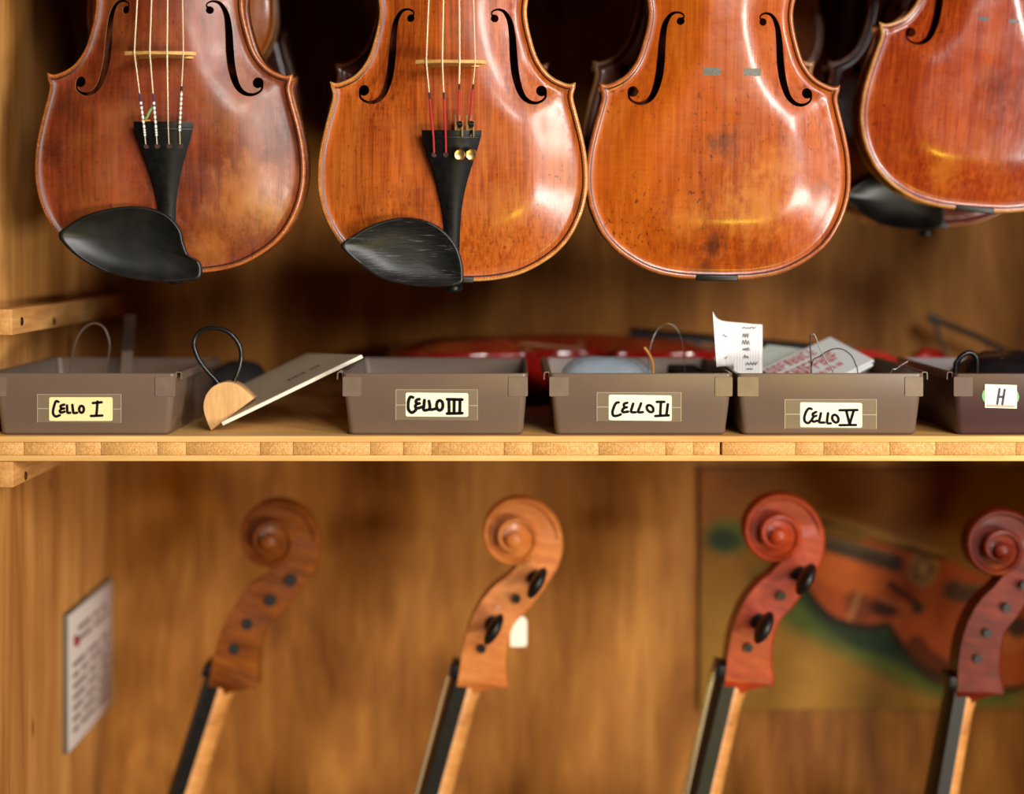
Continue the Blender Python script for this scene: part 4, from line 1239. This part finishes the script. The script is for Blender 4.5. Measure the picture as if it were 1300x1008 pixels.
# CELLO V tray: note, packets, steel strings
def note():
    base = P(938, 530, 1.553); base.z = FLO + .0005
    tp = [(904.7, 395.5), (909, 402.5), (914, 406), (921, 408), (931, 409), (944, 410), (956, 411.2), (967.8, 412)]
    yy = [1.536, 1.541, 1.546, 1.550, 1.553, 1.555, 1.556, 1.557]
    V, F = [], []
    NR = 12
    for (x, y), Y in zip(catmull([np.array(t_) for t_ in tp], 3), catmull([np.array([q]) for q in yy], 3)):
        Y = float(Y[0])
        top = P(x, y, Y); bot = top.copy(); bot.z = FLO + .0006 if top.x > .1795 else 1.0512
        bot.x += (0.0035 if x < 925 else 0.0006); bot.y += .004
        for k_ in range(NR + 1):
            p = top.lerp(bot, k_ / NR); V.append(p - base)
    n_ = len(V) // (NR + 1)
    F = [(i * (NR + 1) + k_, (i + 1) * (NR + 1) + k_, (i + 1) * (NR + 1) + k_ + 1, i * (NR + 1) + k_ + 1) for i in range(n_ - 1) for k_ in range(NR)]
    root = empty('paper_note', base); tag(root, 'curled handwritten white note standing in the CELLO V tray', 'note')
    sh_ = obj('sheet', V, F, M['paper'], root, True, 80)
    so = sh_.modifiers.new('thickness', 'SOLIDIFY'); so.thickness = .00025
    # handwriting strokes lie on the sheet
    cols = catmull([np.array(t_) for t_ in tp], 3); ycol = [float(q[0]) for q in catmull([np.array([q]) for q in yy], 3)]
    xs = [c_[0] for c_ in cols]
    def on(px, py):
        Yc = np.interp(px, xs, ycol); ytop = np.interp(px, xs, [c_[1] for c_ in cols])
        t_ = max(0.0, (py - ytop) / 150.0)
        p = P(px, py, Yc + .004 * t_ - .0006); return p - base
    V, F = [], []
    def scr(zx, zy, wz, hz, n_, wd=0.55):
        px0, py0 = 880 + zx / 4.333, 380 + zy / 4.333
        pts = [(px0 + wz / 4.333 * i / n_, py0 + (hz / 4.333) * (-1 if i % 2 else 0.2) * random.uniform(.5, 1.0)) for i in range(n_ + 1)]
        for q in ribbon(pts, wd):
            b = len(V); V.extend(on(x, y) for x, y in q); F.append(tuple(range(b, b + len(q))))
    for row in ((272, 160, 70, 8, 7), (272, 208, 34, 22, 5), (268, 246, 42, 26, 6), (272, 280, 38, 18, 6), (278, 320, 26, 16, 4), (290, 358, 62, 18, 7), (292, 385, 34, 8, 5), (160, 205, 28, 12, 3), (160, 325, 26, 12, 3)):
        scr(*row, 1.0)
    obj('handwriting', V, F, M['ink_blue'], root, False)
    V, F = [], []
    for i in range(16):
        x = 912 + i * 3.4
        ytop = np.interp(x, xs, [c_[1] for c_ in cols])
        pl = [(x, ytop + 2), (x, ytop + 22), (x, ytop + 44), (x, ytop + 62)]
        for q in ribbon(pl, 0.22):
            b = len(V); V.extend(on(a, y) + Vector((0, .0001, 0)) for a, y in q); F.append(tuple(range(b, b + len(q))))
    obj('ruling', V, F, M['ink_grey'], root, False)
note()
def packet(name, label, a, b, c, drop, mat, printed):
    d = a + c - b
    n_ = (b - a).cross(c - b).normalized()
    if n_.z < 0: n_ = -n_
    off = Vector((0, 0, -drop))
    q = [p + off for p in (a, b, c, d)]
    base = q[3].copy()
    root = empty(name, base); tag(root, label, 'packet', 'paper packets in the tray')
    tv = [p - base for p in q]; bv = [p - n_ * .0024 for p in tv]
    me = make_mesh('sleeve', tv + bv, [(0, 1, 2, 3), (7, 6, 5, 4), (0, 4, 5, 1), (1, 5, 6, 2), (2, 6, 7, 3), (3, 7, 4, 0)], mat, False)
    o_ = link('sleeve', me, root)
    bv_ = o_.modifiers.new('bevel', 'BEVEL'); bv_.width = .0009; bv_.segments = 2
    if printed:
        ex_, ey_ = tv[1] - tv[0], tv[3] - tv[0]
        V, F = [], []
        def st(u, v, du, dv_):
            b_ = len(V)
            for uu, vv in ((u, v), (u + du, v), (u + du, v + dv_), (u, v + dv_)): V.append(tv[0] + ex_ * uu + ey_ * vv + n_ * .0002)
            F.append((b_, b_ + 1, b_ + 2, b_ + 3))
        for row, (v0, hgt, u0, u1) in enumerate(((.06, .20, .02, .66), (.34, .26, .04, .74), (.68, .10, .04, .70))):
            u = u0
            while u < u1:
                w_ = random.uniform(.045, .075)
                st(u, v0, .018, hgt); 
                for kk in random.sample([0, .42, .84], 2): st(u, v0 + hgt * kk, w_, hgt * .18)
                if random.random() < .6: st(u + w_ - .016, v0, .016, hgt)
                u += w_ + .022
        obj('red_print', V, F, M['ink_red'], root, False)
a, b, c = P(966, 468, 1.615), P(1054, 427, 1.672), P(1110, 456.5, 1.612)
packet('string_packet', 'white paper packet with red lettering, topmost in the CELLO V tray', a, b, c, 0, M['envelope'], True)
packet('string_packet', 'plain white packet just under the red-lettered packet', a + Vector((.001, 0, 0)), b + Vector((.0, 0, 0)), c + Vector((-.001, -.001, 0)), .0034, M['envelope'], False)
a2, b2, c2 = P(940, 462, 1.66), P(975, 437, 1.690), P(1025, 443, 1.672)
packet('string_packet', 'white packet half hidden between the note and the red-lettered packet', a2, b2, c2, 0, plain('greenish_white_paper', (206, 214, 200), 0.6, 0.04), False)
def z2(pts): return [(880 + x / 4.333, 380 + y / 4.333) for x, y in pts]
wire('steel_string', 'dark wire rising straight and arching over the red-lettered packet', 'string', [fl(1032, 1.535)] + z2([(650, 412), (648, 330), (643, 250), (645, 196)]), 1.535, .00050, M['black_silk'], 'steel strings in the tray')
wire('steel_string', 'pale wire slanting down in front of the red-lettered packet', 'string', z2([(650, 194), (668, 197), (700, 275), (740, 350), (772, 415)]) + [fl(1066, 1.533)], 1.533, .00048, M['steel'], 'steel strings in the tray')
wire('steel_string', 'dark wire bent in a half circle over the white packets', 'string', [fl(1029, 1.537)] + z2([(650, 372), (698, 312), (760, 276), (818, 274), (868, 308), (894, 360), (905, 415)]) + [fl(1090, 1.537)], 1.537, .00045, M['black_silk'], 'steel strings in the tray')
wire('wire_end', 'short shiny wire sticking out by the right rim of the CELLO V tray', 'wire', [fl(1118, 1.56), (1130, 476), (1138, 468.5), (1145, 463), (1153, 458.5)], 1.56, .00085, M['steel'])

# H tray: black pouch and cable
lump('black_bag', 'black glossy bag heaped in the maroon H tray', 'bag', P(1278, 500, 1.62), (.048, .050, .0285), plain('black_vinyl', (24, 23, 26), 0.28, 0.2), 12, 2.4, 0.10, FLO)
wire('black_cable', 'black cable arching over the rim of the maroon H tray', 'cable', [fl(1206 + 10, 1.565), (1213, 470), (1216, 458), (1224, 450), (1233, 448), (1240, 456), (1240, 478), fl(1238, 1.565)], 1.565, .0021, M['black_cord'], None, 8)

# behind the trays: stand rods and the red violin on its back
st = empty('folded_stand', P(1212, 503.6, 1.90)); tag(st, 'folded black stand of thin rods behind the maroon tray', 'stand')
s0 = P(1212, 503.6, 1.90); s0.z = 1.0006; st.location = s0
def sp(x, y, Y): return P(x, y, Y) - s0
e1 = P(1372, 503.0, 1.90); e1.z = 1.0040
tube('rod', [sp(1180, 403, 1.90), sp(1240, 427, 1.90), e1 - s0], .0030, M['black_cord'], st, 10)
tube('leg', [sp(1187, 408, 1.905), Vector((0.004, .005, .0022))], .0021, M['edge_dark'], st, 8)
obj('joint', *lathe([(.0001, -.006), (.0045, -.006), (.0045, .006), (.0001, .006)], 12, 'y', tuple(sp(1184, 404.5, 1.903))), M['black_cord'], st)

RV = Matrix(((0, 0, 1, 0), (-1, 0, 0, 0), (0, -1, 0, 0), (0, 0, 0, 1)))
k_ = 0.90
rp = P(492, 450, 1.838); rp.z = 1.0 + 0.90 * 0.0522 + .0004
violin('violin', 'glossy red violin lying on its back on the shelf behind the trays', 'violin', None, Matrix.Translation(rp) @ RV, red_glossy, red_glossy, red_glossy, scale=k_, purf=False)
